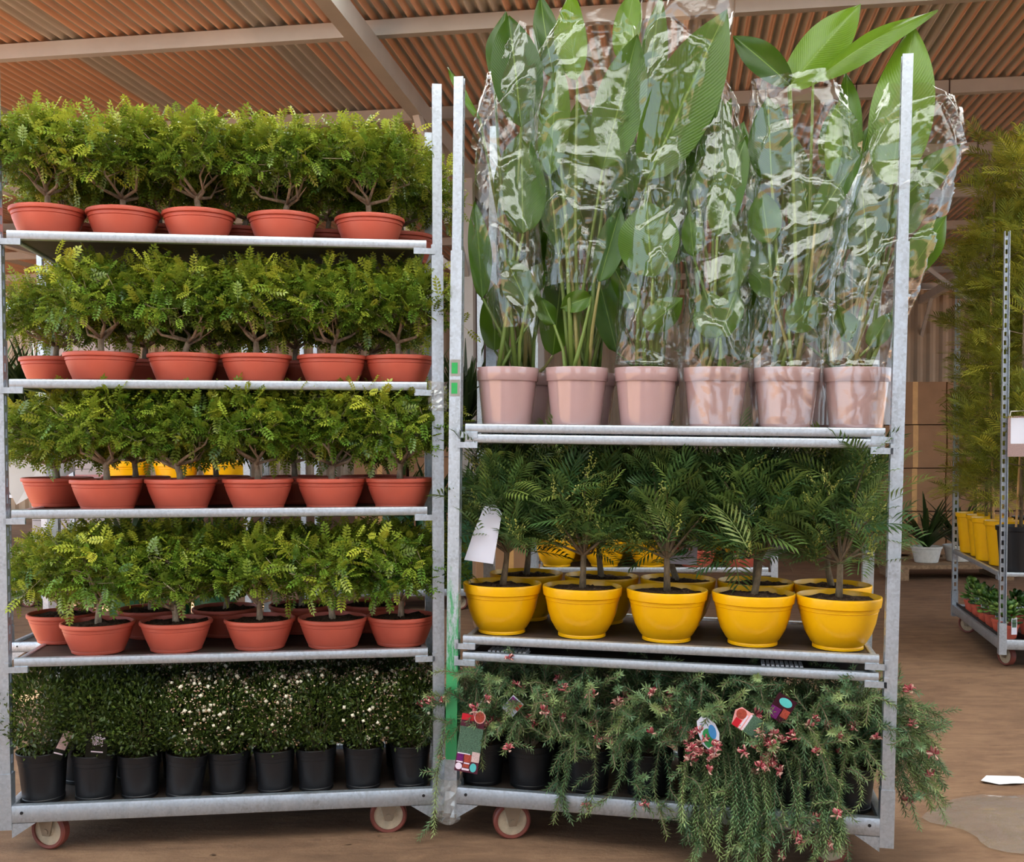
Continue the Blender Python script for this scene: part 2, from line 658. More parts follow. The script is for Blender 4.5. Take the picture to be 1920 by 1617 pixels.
sheet('sheet_rear', -5.2, 0.20)
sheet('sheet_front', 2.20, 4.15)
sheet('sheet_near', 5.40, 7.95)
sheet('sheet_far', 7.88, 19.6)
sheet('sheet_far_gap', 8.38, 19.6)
sheet('sheet_panel_a', 0.14, 2.26, 'panel')
sheet('sheet_panel_b', 4.09, 5.46, 'panel')
for i in range(-9, 6):
    x = i * 1.314 + 0.30
    if i >= -3:                      # unseen front roof cut back so sunlit ground beside it adds bounce
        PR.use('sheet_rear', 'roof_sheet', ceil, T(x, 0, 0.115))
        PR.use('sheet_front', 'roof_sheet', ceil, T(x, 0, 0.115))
        PR.use('sheet_panel_a', 'added_light_panel', ceil, T(x, 0, 0.135))  # unseen panels, added to light the plants from above
        PR.use('sheet_panel_b', 'added_light_panel', ceil, T(x, 0, 0.135))
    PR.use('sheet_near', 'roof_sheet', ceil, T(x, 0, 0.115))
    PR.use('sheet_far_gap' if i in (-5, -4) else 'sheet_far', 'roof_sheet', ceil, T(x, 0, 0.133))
for k in range(-6, 10):
    t_ = 4.55 + 1.64 * k
    b = MB().box(-11.6 if t_ > 5.3 else -3.64, 8.2, t_ - 0.03, t_ + 0.03, 0.0, 0.09)
    p = b.build('purlin', 'steel', ceil)
    if k in (2, 3):
        for q in range(-9, 12):
            w = MB().box(q * 0.62 - 0.012, q * 0.62 - 0.004, t_ - 0.033, t_ + 0.033, -0.003, 0.1)
            w.build('tie_wire', 'brown_steel', p)
for sx in (-7.6, -1.80, 4.0, 8.1):
    MB().box(sx - 0.045, sx + 0.045, 5.4 if sx < -5 else -5.2, 19.5, -0.13, 0.0).build('rafter', 'steel', ceil)
    for t_ in (9.1, 14.0, 19.0):
        MB().box(sx - 0.06, sx + 0.06, t_ - 0.06, t_ + 0.06, FLOOR - ROOF_Z, -0.13).build('column', 'steel', ceil)
        for q in (-1, 1):
            MB().beam((sx, t_ + q * 0.05, -0.95), (sx + 0.0, t_ + q * 1.15, -0.10), 0.05, 0.05).build('brace', 'steel', ceil)
            MB().beam((sx + q * 0.05, t_, -0.95), (sx + q * 1.15, t_, -0.05), 0.05, 0.05).build('brace', 'steel', ceil)
MB().beam((-1.80, 7.25, -0.06), (-1.66, 7.7, -0.78), 0.05, 0.05).build('brace', 'steel', ceil)


def corrugated_wall(name, p0, p1, z0, z1, label):
    p0, p1 = Vector(p0), Vector(p1)
    d = (p1 - p0)
    L = d.length
    d.normalize()
    nrm = Vector((-d.y, d.x, 0))
    n = int(L / 0.05)
    V, F = [], []
    for i in range(n + 1):
        q = p0 + d * (L * i / n) + nrm * (0.02 if (i // 2) % 2 else -0.02)
        V += [(q.x, q.y, z0), (q.x, q.y, z1)]
    for i in range(n):
        F.append((2 * i, 2 * i + 2, 2 * i + 3, 2 * i + 1))
    o = mesh_obj(name, V, F, 'beige_wall')
    o['kind'] = 'structure'
    o['label'] = label
    return o


corrugated_wall('wall_back', (-15, 20.6, 0), (17, 16.4, 0), FLOOR, 3.80, 'beige corrugated sheet wall closing the far end of the shed')
for i_, (xa, xb) in enumerate(((-3.6, -1.1), (1.5, 5.6), (6.3, 8.0))):  # unseen wall put in to narrow frontal light and sharpen reflections
    corrugated_wall('unseen_wall_front' if i_ == 0 else 'unseen_wall_front_%d' % i_, (xa, -5.0 - 0.15 * xa, 0), (xb, -5.0 - 0.15 * xb, 0), FLOOR, 3.6, 'unseen sheet wall behind the photographer, doorways placed for reflections')
#corrugated_wall('wall_right', (8.2, 4.6, 0), (10.2, 18.2, 0), FLOOR, 3.6, 'beige corrugated sheet wall along one side of the shed')


# ------------------------------------------------------------------ trolleys
def post_mesh(key, z0, z1, w, dpt, mat, joints=True):
    """U channel: plain flanges front and back, slotted web on the inner side (+x)"""
    b = MB()
    th = 0.003
    b.box(-w / 2, w / 2, 0, th, z0, z1)
    b.box(-w / 2, w / 2, dpt - th, dpt, z0, z1)
    xi0, xi1 = w / 2 - th, w / 2
    yc = dpt / 2
    sl = 0.007
    b.box(xi0, xi1, th, yc - sl, z0, z1)
    b.box(xi0, xi1, yc + sl, dpt - th, z0, z1)
    n = int((z1 - z0) / 0.05)
    for k in range(n + 1):
        a = z0 + k * 0.05 + 0.027
        c = min(z0 + (k + 1) * 0.05, z1)
        if a < z1:
            b.box(xi0, xi1, yc - sl, yc + sl, a, max(c, a + 0.004))
    PR.put(key, b.build('post', mat))


post_mesh('post', 0.115, 1.895, 0.037, 0.034, 'galv')
post_mesh('post_green', 0.115, 1.895, 0.037, 0.034, 'galv_green')
post_mesh('ext', 1.86, 2.432, 0.030, 0.028, 'galv')
b = MB().box(-0.0205, 0.0205, -0.003, 0.037, 0.112, 0.285)
PR.put('socket', b.build('post_socket', 'galv'))
# caster
V, F = lathe([(0.0, -0.012), (0.016, -0.016), (0.02, -0.012), (0.047, -0.010), (0.048, 0.010), (0.02, 0.012), (0.016, 0.016), (0.0, 0.012)], 28)
PR.put('wheel_disc', mesh_obj('wheel', V, F, 'wheel', smooth=True, sharp=0.5))
V, F = lathe([(0.047, -0.016), (0.055, -0.017), (0.060, -0.012), (0.060, 0.012), (0.055, 0.017), (0.047, 0.016), (0.047, -0.016)], 36)
PR.put('tread', mesh_obj('tread', V, F[:-1], 'tyre', smooth=True, sharp=0.6))
b = MB()
for s in (-1, 1):
    y = s * 0.023
    pts = [(-0.030, 0.052), (0.030, 0.052), (0.012, -0.014), (-0.012, -0.014)]
    VV = [(x, y - 0.002, z) for x, z in pts] + [(x, y + 0.002, z) for x, z in pts]
    b.add(VV, [(0, 1, 2, 3), (7, 6, 5, 4), (0, 4, 5, 1), (1, 5, 6, 2), (2, 6, 7, 3), (3, 7, 4, 0)])
b.box(-0.032, 0.032, -0.026, 0.026, 0.050, 0.058)
b.tube([(0, -0.028, 0), (0, 0.028, 0)], [0.009, 0.009], 10)
PR.put('fork', b.build('fork', 'fork', smooth=True, sharp=0.5))


def trolley(mw, label, zbase, group, green=False, wheels=((0.13, 0.06, 0.25), (1.18, 0.06, 0.0), (0.13, 0.50, 0.5), (1.18, 0.50, 0.9)), base_only=False):
    t = empty('plant_trolley', mw, label, 'trolley', group)
    for i, (x, y) in enumerate(((0, 0), (LEN, 0), (0, DEP - 0.034), (LEN, DEP - 0.034))):
        flip = Matrix.Diagonal((-1, 1, 1, 1)) if x > 0 else Matrix.Identity(4)
        p = PR.use('post_green' if (green and i == 0) else 'post', 'post', t, T(x, y, 0) @ flip)
        PR.use('ext', 'post_extension', p, T(0, 0.003, 0))
        PR.use('socket', 'post_socket', p)
    h = 0.056
    MB().rbar(0, 0.02, LEN - 0.02, (0.012, zbase), 0.028, h, 0.006).build('base_rail', 'galv', t, True)
    MB().rbar(0, 0.02, LEN - 0.02, (DEP - 0.012, zbase), 0.028, h, 0.006).build('base_rail', 'galv', t, True)
    for x in (0.012, LEN - 0.012):
        MB().rbar(1, 0.02, DEP - 0.02, (x, zbase), 0.026, h, 0.006).build('base_rail', 'galv', t, True)
    MB().box(0.02, LEN - 0.02, 0.02, DEP - 0.02, zbase - 0.004, zbase + 0.012).build('base_board', 'ply', t)
    for x, s in ((0.02, 1), (LEN - 0.02, -1)):
        g = MB().add([(x, 0.0, zbase - h / 2), (x + s * 0.07, 0.0, zbase - h / 2), (x, 0.0, zbase - h / 2 - 0.045), (x, 0.004, zbase - h / 2), (x + s * 0.07, 0.004, zbase - h / 2), (x, 0.004, zbase - h / 2 - 0.045)],
                     [(0, 1, 2), (5, 4, 3), (0, 3, 4, 1), (1, 4, 5, 2), (2, 5, 3, 0)])
        g.build('gusset', 'galv', t)
        MB().tube([(x + s * 0.03, -0.004, zbase + 0.005), (x + s * 0.03, 0.0, zbase + 0.005)], [0.005, 0.005], 10).build('bolt_hole', 'black', t)
    for (x, y, a) in wheels:
        f = PR.use('fork', 'caster_fork', t, T(x, y, FLOOR + 0.060) @ RZ(a) @ T(-0.01, 0, 0))
        w = PR.use('wheel_disc', 'wheel', f, Matrix.Rotation(PI / 2, 4, 'X'))
        PR.use('tread', 'tread', f, Matrix.Rotation(PI / 2, 4, 'X'))
        b = MB().tube([(x, y, FLOOR + 0.115), (x, y, zbase)], [0.02, 0.02], 10)
        b.build('caster_stem', 'fork', t, True)
    return t


def shelf_parts():
    b = MB().rbar(0, 0.035, LEN - 0.035, (0.010, 0.0), 0.024, 0.029, 0.007)
    PR.put('sh_front', b.build('rail', 'galv', smooth=True))
    b = MB().rbar(0, 0.035, LEN - 0.035, (DEP - 0.010, 0.0), 0.024, 0.029, 0.007)
    PR.put('sh_back', b.build('rail', 'galv', smooth=True))
    for nm, x in (('sh_l', 0.045), ('sh_r', LEN - 0.045)):
        b = MB().rbar(1, 0.015, DEP - 0.015, (x, -0.002), 0.018, 0.024, 0.004)
        PR.put(nm, b.build('rail', 'galv', smooth=True))
    PR.put('sh_board', MB().box(0.05, LEN - 0.05, 0.02, DEP - 0.02, -0.008, 0.004).build('board', 'ply'))
    b = MB().box(0.012, 0.075, -0.004, 0.006, -0.030, -0.012)
    b.box(0.008, 0.02, -0.004, 0.012, -0.030, 0.0)
    PR.put('hook', b.build('hook', 'galv'))
    b = MB()
    for k in range(7):
        x = 0.14 + k * 0.175
        b.tube([(x, 0.028, -0.0115), (x, 0.028, -0.007)], [0.004, 0.004], 8)
    PR.put('bolts', b.build('bolts', 'galv'))


shelf_parts()


def shelf(cm, z, label, group, tilt=0.0):
    t = empty('trolley_shelf', cm @ T(0, 0, z), label, 'shelf', group)
    PR.use('sh_front', 'rail', t)
    PR.use('sh_back', 'rail', t)
    PR.use('sh_l', 'rail', t)
    PR.use('sh_r', 'rail', t)
    b = PR.use('sh_board', 'board', t)
    PR.use('bolts', 'bolts', b, kind='stuff')
    for x in (0, LEN):
        for y in (0.0, DEP):
            PR.use('hook', 'hook', t, Matrix.Translation((x, y, 0)) @ Matrix.Diagonal((-1 if x else 1, -1 if y else 1, 1, 1)))
    return t


ZL = [1.9269, 1.4795, 1.082, 0.6274]
ZLB = 0.1586
ZR = [1.3405, 0.6717, 0.6192]
ZRB = 0.1711
trolley(CL, 'galvanised plant trolley with bare silver posts, holding red bowl pots and black pots', ZLB, 'front plant trolleys', wheels=((0.124, 0.06, -0.35), (1.178, 0.06, 0.0), (0.13, 0.5, 0.5), (1.18, 0.5, 0.9)))
trolley(CR, 'galvanised plant trolley with a green-painted corner post, holding pink and yellow pots', ZRB, 'front plant trolleys', green=True, wheels=((0.198, 0.06, 0.35), (1.185, 0.06, -0.2), (0.13, 0.5, 0.5), (1.18, 0.5, 0.9)))
ORD = ['first', 'second', 'third', 'fourth', 'fifth', 'sixth', 'seventh', 'eighth', 'ninth', 'tenth']
for i, z in enumerate(ZL):
    shelf(CL, z, 'steel-framed %s shelf of red bowl pots, counted down the trolley' % ['topmost', 'second', 'third', 'fourth'][i], 'shelves of red bowl pots')
shelf(CR, ZR[0], 'steel-framed shelf directly under the pink pots', 'shelves of the green-post trolley')
shelf(CR, ZR[0] - 0.032, 'spare shelf nested under the shelf of pink pots', 'shelves of the green-post trolley')
shelf(CR, ZR[1], 'steel-framed shelf directly under the yellow pots', 'shelves of the green-post trolley')
shelf(CR, ZR[2], 'spare shelf hooked just under the shelf of yellow pots', 'shelves of the green-post trolley')


# ------------------------------------------------------------------ pots
def pot(key, prof, mat, n=40):
    V, F = lathe(prof, n)
    PR.put(key, mesh_obj('pot', V, F, mat, smooth=True, sharp=0.55))


pot('pot_bowl', [(0.074, 0.0), (0.080, 0.004), (0.082, 0.012), (0.0815, 0.0135), (0.0835, 0.0145), (0.094, 0.040), (0.1035, 0.066), (0.1045, 0.072), (0.1035, 0.0735), (0.1065, 0.0745), (0.1075, 0.083), (0.1065, 0.0845), (0.113, 0.086), (0.1145, 0.091), (0.1135, 0.097), (0.110, 0.099), (0.107, 0.098), (0.1055, 0.086), (0.100, 0.070)], 'terra')
pot('pot_yellow', [(0.070, 0.0), (0.077, 0.003), (0.077, 0.010), (0.075, 0.013), (0.084, 0.022), (0.100, 0.050), (0.1115, 0.085), (0.1165, 0.113), (0.1175, 0.118), (0.1165, 0.1195), (0.1195, 0.121), (0.1205, 0.131), (0.1195, 0.1325), (0.1255, 0.134), (0.129, 0.158), (0.128, 0.163), (0.125, 0.164), (0.122, 0.155), (0.118, 0.130)], 'yellow')
pot('pot_pink', [(0.074, 0.0), (0.078, 0.003), (0.094, 0.148), (0.0975, 0.1485), (0.0985, 0.150), (0.1015, 0.188), (0.1005, 0.191), (0.098, 0.191), (0.096, 0.180), (0.092, 0.14)], 'pink', 56)
pot('pot_black', [(0.052, 0.0), (0.0555, 0.003), (0.056, 0.012), (0.0545, 0.014), (0.0625, 0.105), (0.0635, 0.106), (0.0645, 0.118), (0.0655, 0.119), (0.068, 0.138), (0.0665, 0.140), (0.064, 0.139), (0.060, 0.11)], 'black', 32)
pot('pot_tall_yellow', [(0.085, 0.0), (0.09, 0.004), (0.112, 0.235), (0.119, 0.237), (0.121, 0.262), (0.117, 0.264), (0.11, 0.22)], 'yellow', 32)
pot('pot_tall_black', [(0.10, 0.0), (0.105, 0.004), (0.124, 0.23), (0.131, 0.232), (0.133, 0.255), (0.128, 0.257), (0.12, 0.21)], 'black', 32)
pot('pot_small_terra', [(0.036, 0.0), (0.038, 0.002), (0.047, 0.06), (0.051, 0.061), (0.053, 0.078), (0.050, 0.079), (0.046, 0.06)], 'terra', 24)
pot('pot_white', [(0.12, 0.0), (0.13, 0.004), (0.165, 0.13), (0.175, 0.132), (0.178, 0.15), (0.17, 0.152), (0.155, 0.11)], 'white', 32)


def soil(key, r, amp, seed):
    rng = np.random.default_rng(seed)
    rings, n = 7, 28
    V = [(0, 0, amp)]
    for i in range(1, rings + 1):
        for k in range(n):
            a = 2 * PI * k / n
            rr = r * i / rings
            V.append((rr * math.cos(a), rr * math.sin(a), amp * (1 - (i / rings) ** 2) + rng.normal(0, 0.0034)))
    F = [(0, 1 + k, 1 + (k + 1) % n) for k in range(n)]
    for i in range(rings - 1):
        for k in range(n):
            F.append((1 + i * n + k, 1 + (i + 1) * n + k, 1 + (i + 1) * n + (k + 1) % n, 1 + i * n + (k + 1) % n))
    PR.put(key, mesh_obj('soil', V, F, 'soil', smooth=False))


soil('soil_bowl', 0.1055, 0.006, 1)
soil('soil_yellow', 0.1205, 0.008, 2)
soil('soil_pink', 0.094, 0.004, 3)
soil('soil_black', 0.0635, 0.006, 4)
soil('soil_tall', 0.112, 0.004, 5)
soil('soil_small', 0.047, 0.003, 6)


# ------------------------------------------------------------------ pepper bonsai
def pinnate_template(n=4, length=1.0, lw=0.30, ll=0.36, droop=0.15, ang=62):
    """small pinnate leaf, unit length along x, one quad per leaflet"""
    V, F = [], []

    def leaflet(x, side, scale):
        z = -droop * x * x
        a = math.radians(ang)
        if side == 0:
            d = (1, 0)
        else:
            d = (math.cos(a), side * math.sin(a))
        L, w = ll * scale, lw * scale * 0.5
        nx, ny = -d[1], d[0]
        b = len(V)
        V.append((x, 0, z))
        V.append((x + d[0] * L * 0.5 + nx * w, d[1] * L * 0.5 + ny * w, z + 0.05))
        V.append((x + d[0] * L, d[1] * L, z + 0.0 - 0.03))
        V.append((x + d[0] * L * 0.5 - nx * w, d[1] * L * 0.5 - ny * w, z + 0.05))
        F.append((b, b + 3, b + 2, b + 1))

    for i in range(n):
        x = 0.22 + 0.62 * i / (n - 1)
        s = 0.75 + 0.35 * math.sin(PI * (i + 0.8) / (n + 0.6))
        leaflet(x, 1, s)
        leaflet(x, -1, s)
    leaflet(0.86, 0, 1.0)
    b = len(V)
    V += [(0, 0.012, 0), (0, -0.012, 0), (0.88, -0.008, -droop * 0.77), (0.88, 0.008, -droop * 0.77)]
    F.append((b, b + 1, b + 2, b + 3))
    return np.array(V, float), np.array(F, int)


def bonsai(seed):
    rng = np.random.default_rng(100 + seed)
    wood = MB()
    z0 = 0.0
    th = 0.045 + rng.uniform(0, 0.025)
    lean = rng.normal(0, 0.25, 2)
    P = [Vector((0, 0, -0.012)), Vector((lean[0] * 0.012, lean[1] * 0.012, th * 0.5)), Vector((lean[0] * 0.035, lean[1] * 0.03, th))]
    wood.tube(P, [0.013, 0.0095, 0.009], 8)
    top = P[-1]
    C = Vector((0, 0, 0.162))
    RX, RY, RZ_ = 0.168, 0.168, 0.108
    nb = int(rng.integers(5, 8))
    a0 = rng.uniform(0, 6.28)
    tips = []
    for i in range(nb):
        a = a0 + i * 2 * PI / nb + rng.normal(0, 0.25)
        rr = rng.uniform(0.55, 0.95)
        end = Vector((math.cos(a) * RX * rr, math.sin(a) * RY * rr, th + rng.uniform(0.045, 0.12)))
        st = P[1].lerp(top, rng.uniform(0.35, 1.0))
        m1 = st.lerp(end, 0.4) + Vector((rng.normal(0, 0.012), rng.normal(0, 0.012), -0.012))
        m2 = st.lerp(end, 0.72) + Vector((rng.normal(0, 0.012), rng.normal(0, 0.012), 0.0))
        wood.tube([st, m1, m2, end], [0.0062, 0.0046, 0.0034, 0.0018], 6)
        for k in range(4):
            s2 = m1.lerp(m2, rng.uniform(0, 1)) if k < 2 else m2.lerp(end, rng.uniform(0, 1))
            u = rng.normal(0, 1, 3)
            u[2] = abs(u[2]) * 1.2 + 0.3
            u /= np.linalg.norm(u)
            e2 = s2 + Vector(u) * rng.uniform(0.05, 0.10)
            m = s2.lerp(e2, 0.5) + Vector(rng.normal(0, 0.006, 3))
            wood.tube([s2, m, e2], [0.0028, 0.002, 0.001], 4, False)
    PR.put('bonsai_wood%d' % seed, wood.build('trunk', 'bark', smooth=True, sharp=None))
    # twigs fill a flattened dome
    nt = 265
    d = rng.normal(0, 1, (nt, 3))
    d /= np.linalg.norm(d, axis=1, keepdims=True)
    d[:, 2] = np.where(d[:, 2] < -0.6, -d[:, 2], d[:, 2])
    r = rng.uniform(0.25, 1.0, nt) ** 0.55
    lump = 1 + 0.16 * np.sin(3 * np.arctan2(d[:, 1], d[:, 0]) + seed) + rng.normal(0, 0.06, nt)
    base = np.array(C)[None] + d * np.array([RX, RY, RZ_])[None] * (r * lump)[:, None]
    out = d * np.array([1, 1, 0.9]) + np.array([0, 0, 0.35]) + rng.normal(0, 0.45, (nt, 3))
    out /= np.linalg.norm(out, axis=1, keepdims=True)
    # a few long shoots escape at the top
    esc = rng.uniform(0, 1, nt) > 0.90
    tl = np.where(esc, rng.uniform(0.05, 0.075, nt), rng.uniform(0.025, 0.045, nt))
    young_t = np.clip((base[:, 2] - 0.165) / 0.09, 0, 1) * rng.uniform(0.0, 1.0, nt) + np.where(esc, 0.5, 0.0)
    nl = 4
    O = np.repeat(base, nl, axis=0) + np.repeat(out * tl[:, None], nl, axis=0) * np.tile(np.linspace(0.1, 1.0, nl), nt)[:, None]
    D = np.repeat(out, nl, axis=0) * 0.6 + rng.normal(0, 0.75, (nt * nl, 3))
    Fm = frames(D, rng, roll=0.5)
    S = rng.uniform(0.046, 0.070, nt * nl)
    tv, tf = pinnate_template(5, 1.0, 0.125, 0.25)
    V1, F1 = scatter(tv, tf, O, Fm, S)
    yt = np.repeat(young_t, nl) + rng.normal(0, 0.12, nt * nl)
    T1 = tints(nt * nl, len(tv), rng, yt, (0.0, 1.0))
    PR.put('bonsai_leaf%d' % seed, mesh_obj('foliage', V1, F1, 'bonsai_leaf', tint=T1))
    # twig lines
    tb = MB()
    for i in range(0, nt, 2):
        p = Vector(base[i])
        tb.tube([p - Vector(out[i]) * 0.03, p + Vector(out[i]) * tl[i]], [0.0011, 0.0006], 3, False)
    PR.put('bonsai_twig%d' % seed, tb.build('twigs', 'bark'))


NB = 8
for i in range(NB):
    bonsai(i)


def put_bonsai(mw, variant, label, group, rot, drop=0.0):
    t = empty('potted_bonsai', mw @ RZ(rot), label, 'bonsai', group)
    PR.use('pot_bowl', 'pot', t)
    PR.use('soil_bowl', 'soil', t, T(0, 0, 0.086))
    w = PR.use('bonsai_wood%d' % variant, 'trunk', t, T(0, 0, 0.088))
    PR.use('bonsai_twig%d' % variant, 'twigs', w, kind='stuff')
    PR.use('bonsai_leaf%d' % variant, 'foliage', t, T(0, 0, 0.088 - drop), 'stuff')
    return t


FRONT = [[0.118, 0.346, 0.577, 0.841, 1.117], [0.271, 0.525, 0.751, 0.994, 1.21], [0.285, 0.513, 0.755, 0.988, 1.211], [0.25, 0.492, 0.755, 0.991, 1.213]]
REAR = [[0.126, 0.405, 0.681, 0.968, 1.232], [0.075, 0.342, 0.598, 0.854, 1.107], [0.075, 0.314, 0.581, 0.851, 1.123], [0.085, 0.361, 0.612, 0.869, 1.121]]
SHELF_N = ['topmost', 'second', 'third', 'fourth']
vi = 0
random.seed(4)
for k in range(4):
    for row, xs in (('front', FRONT[k]), ('rear', REAR[k])):
        for i, s in enumerate(xs):
            n = len(xs) - 1 - i
            if row == 'front':
                lab = 'bonsai in red bowl, front row of %s shelf, %s from the green-post side' % (SHELF_N[k], ORD[n])
            else:
                lab = 'bonsai in red bowl, rear row of %s shelf, %s from the green-post side' % (SHELF_N[k], ORD[n])
            d = 0.130 + random.uniform(-0.006, 0.006) if row == 'front' else 0.405 + random.uniform(-0.02, 0.02)
            if row == 'rear' and i == 0 and k in (1, 2, 3):
                d = 0.335
            put_bonsai(CL @ T(s, d, ZL[k] + 0.004), vi % NB, lab, 'bonsai trees in red bowl pots', random.uniform(0, 6.28), 0.0 if row == 'front' else 0.028)
            vi += 3 if vi % 2 else 5


# ------------------------------------------------------------------ myrtles in black pots
def myrtle(seed, buds, h=0.228, r=0.122):
    rng = np.random.default_rng(300 + seed)
    n = 5200
    d = rng.normal(0, 1, (n, 3))
    d /= np.linalg.norm(d, axis=1, keepdims=True)
    rr = rng.uniform(0.35, 1.0, n) ** 0.5
    az = np.arctan2(d[:, 1], d[:, 0])
    lump = 1 + 0.10 * np.sin(4 * az + seed) * np.sin(3 * d[:, 2] + seed) + rng.normal(0, 0.05, n)
    O = np.array([0, 0, h * 0.55]) + d * np.array([r, r, h * 0.56]) * (rr * lump)[:, None]
    O[:, 2] = np.maximum(O[:, 2], 0.004)
    D = d * 0.8 + np.array([0, 0, 0.5]) + rng.normal(0, 0.55, (n, 3))
    Fm = frames(D, rng, roll=0.8)
    tv = np.array([(0, 0, 0), (0.45, -0.22, 0.05), (1, 0, 0), (0.45, 0.22, 0.05)], float)
    tf = np.array([(0, 1, 2, 3)])
    V1, F1 = scatter(tv, tf, O, Fm, rng.uniform(0.011, 0.018, n))
    T1 = tints(n, 4, rng, rng.uniform(-0.4, 0.35, n), (0, 1))
    PR.put('myrtle_leaf%d' % seed, mesh_obj('foliage', V1, F1, 'myrtle_leaf', tint=T1))
    w = MB()
    for i in range(9):
        a = rng.uniform(0, 6.28)
        w.tube([(0, 0, -0.01), (math.cos(a) * r * 0.35, math.sin(a) * r * 0.35, h * 0.35), (math.cos(a) * r * 0.7, math.sin(a) * r * 0.7, h * 0.8)], [0.003, 0.002, 0.001], 4, False)
    PR.put('myrtle_stem%d' % seed, w.build('stem', 'bark2'))
    if buds:
        m = buds
        d = rng.normal(0, 1, (m * 4, 3))
        d /= np.linalg.norm(d, axis=1, keepdims=True)
        patch = np.sin(2.3 * np.arctan2(d[:, 1], d[:, 0]) + seed * 1.7) + 1.2 * d[:, 2] + rng.normal(0, 0.8, m * 4)
        idx = np.argsort(-patch)[:m]
        d = d[idx]
        O = np.array([0, 0, h * 0.55]) + d * np.array([r, r, h * 0.57]) * rng.uniform(0.93, 1.08, m)[:, None]
        O[:, 2] = np.maximum(O[:, 2], 0.01)
        ph = [(1, 0, 0), (0, 1, 0), (-1, 0, 0), (0, -1, 0), (0, 0, 1), (0, 0, -1)]
        tv = np.array(ph, float)
        tf = np.array([(0, 1, 4), (1, 2, 4), (2, 3, 4), (3, 0, 4), (1, 0, 5), (2, 1, 5), (3, 2, 5), (0, 3, 5)])
        sz = np.where(rng.uniform(0, 1, m) > 0.93, rng.uniform(0.006, 0.0085, m), rng.uniform(0.002, 0.0042, m))
        V1, F1 = scatter(tv, tf, O, frames(d + 0.01, rng, roll=1), sz)
        yg = np.where(sz > 0.005, 1.0, rng.uniform(-0.3, 0.7, m))
        PR.put('myrtle_bud%d' % seed, mesh_obj('buds', V1, F1, 'bud', smooth=True, tint=tints(m, 6, rng, yg, (0, 1))))


for s_ in range(6):
    myrtle(s_, 0 if s_ < 3 else 420)


def put_myrtle(mw, v, label, sc=1.0, buds=False, tilt=0.0, rot=0.0):
    t = empty('potted_myrtle', mw @ Matrix.Rotation(tilt, 4, 'Y') @ RZ(rot), label, 'shrub', 'myrtle shrubs in black pots')
    PR.use('pot_black', 'pot', t, Matrix.Diagonal((sc, sc, sc, 1)))
    PR.use('soil_black', 'soil', t, T(0, 0, 0.126 * sc) @ Matrix.Diagonal((sc, sc, 1, 1)))
    PR.use('myrtle_stem%d' % v, 'stem', t, T(0, 0, 0.13 * sc))
    PR.use('myrtle_leaf%d' % v, 'foliage', t, T(0, 0, 0.13 * sc) @ Matrix.Diagonal((sc, sc, sc, 1)), 'stuff')
    if buds:
        PR.use('myrtle_bud%d' % v, 'buds', t, T(0, 0, 0.13 * sc), 'stuff')


MX = [0.086, 0.241, 0.379, 0.516, 0.653, 0.803, 0.935, 1.086, 1.244]
zb = ZLB + 0.012
for i, s in enumerate(MX):
    n = len(MX) - 1 - i
    kind = 'plain green' if i < 3 else 'pale-budded'
    put_myrtle(CL @ T(s, 0.10 + (0.0 if i != 3 else -0.012), zb), i % 3 if i < 3 else 3 + i % 3,
               '%s myrtle in black pot, front row of trolley base, %s from green-post side' % (kind, ORD[n]),
               1.15 if i == 0 else (1.06 if i == 1 else 1.0), i >= 3, 0.10 if i == 3 else random.uniform(-0.02, 0.02), random.uniform(0, 6))
RX_ = [0.15, 0.32, 0.47, 0.63, 0.78, 0.93, 1.08, 1.22]
for i, s in enumerate(RX_):
    n = len(RX_) - 1 - i
    put_myrtle(CL @ T(s, 0.30 + random.uniform(-0.02, 0.02), zb), i % 3 if i < 2 else 3 + (i + 1) % 3,
               '%s myrtle in black pot, second row of trolley base, %s from green-post side' % ('green' if i < 2 else 'white-budded', ORD[n]), 1.0, i >= 2, 0, random.uniform(0, 6))
    put_myrtle(CL @ T(s, 0.465, zb), i % 3 if i < 3 else 3 + (i + 2) % 3,
               '%s myrtle in black pot, rearmost row of trolley base, %s from green-post side' % ('green' if i < 3 else 'budded', ORD[n]), 1.0, i >= 3, 0, random.uniform(0, 6))


# ------------------------------------------------------------------ acacias in yellow pots
def acacia_template(n=8, ll=0.46, w=0.056, ang=50, curve=0.25):
    V, F = [], []

    def zc(x):
        return 0.18 * x - curve * x * x

    for i in range(n):
        x = 0.10 + 0.86 * i / (n - 1)
        L = ll * (0.7 + 0.45 * math.sin(PI * (i + 1.2) / (n + 1.5)))
        for s in (1, -1):
            a = math.radians(ang - 18 * i / n)
            dx, dy = math.cos(a), s * math.sin(a)
            nx, ny = -dy * w / 2, dx * w / 2
            b = len(V)
            z = zc(x)
            V.append((x, 0, z))
            V.append((x + dx * L * 0.55 + nx, dy * L * 0.55 + ny, z + 0.06))
            V.append((x + dx * L, dy * L, z + 0.02))
            V.append((x + dx * L * 0.55 - nx, dy * L * 0.55 - ny, z + 0.06))
            F.append((b, b + 3, b + 2, b + 1))
    pts = [0, 0.35, 0.7, 1.0]
    for a, c in zip(pts[:-1], pts[1:]):
        b = len(V)
        V += [(a, 0.013, zc(a)), (a, -0.013, zc(a)), (c, -0.011, zc(c)), (c, 0.011, zc(c))]
        F.append((b, b + 1, b + 2, b + 3))
    return np.array(V, float), np.array(F, int)


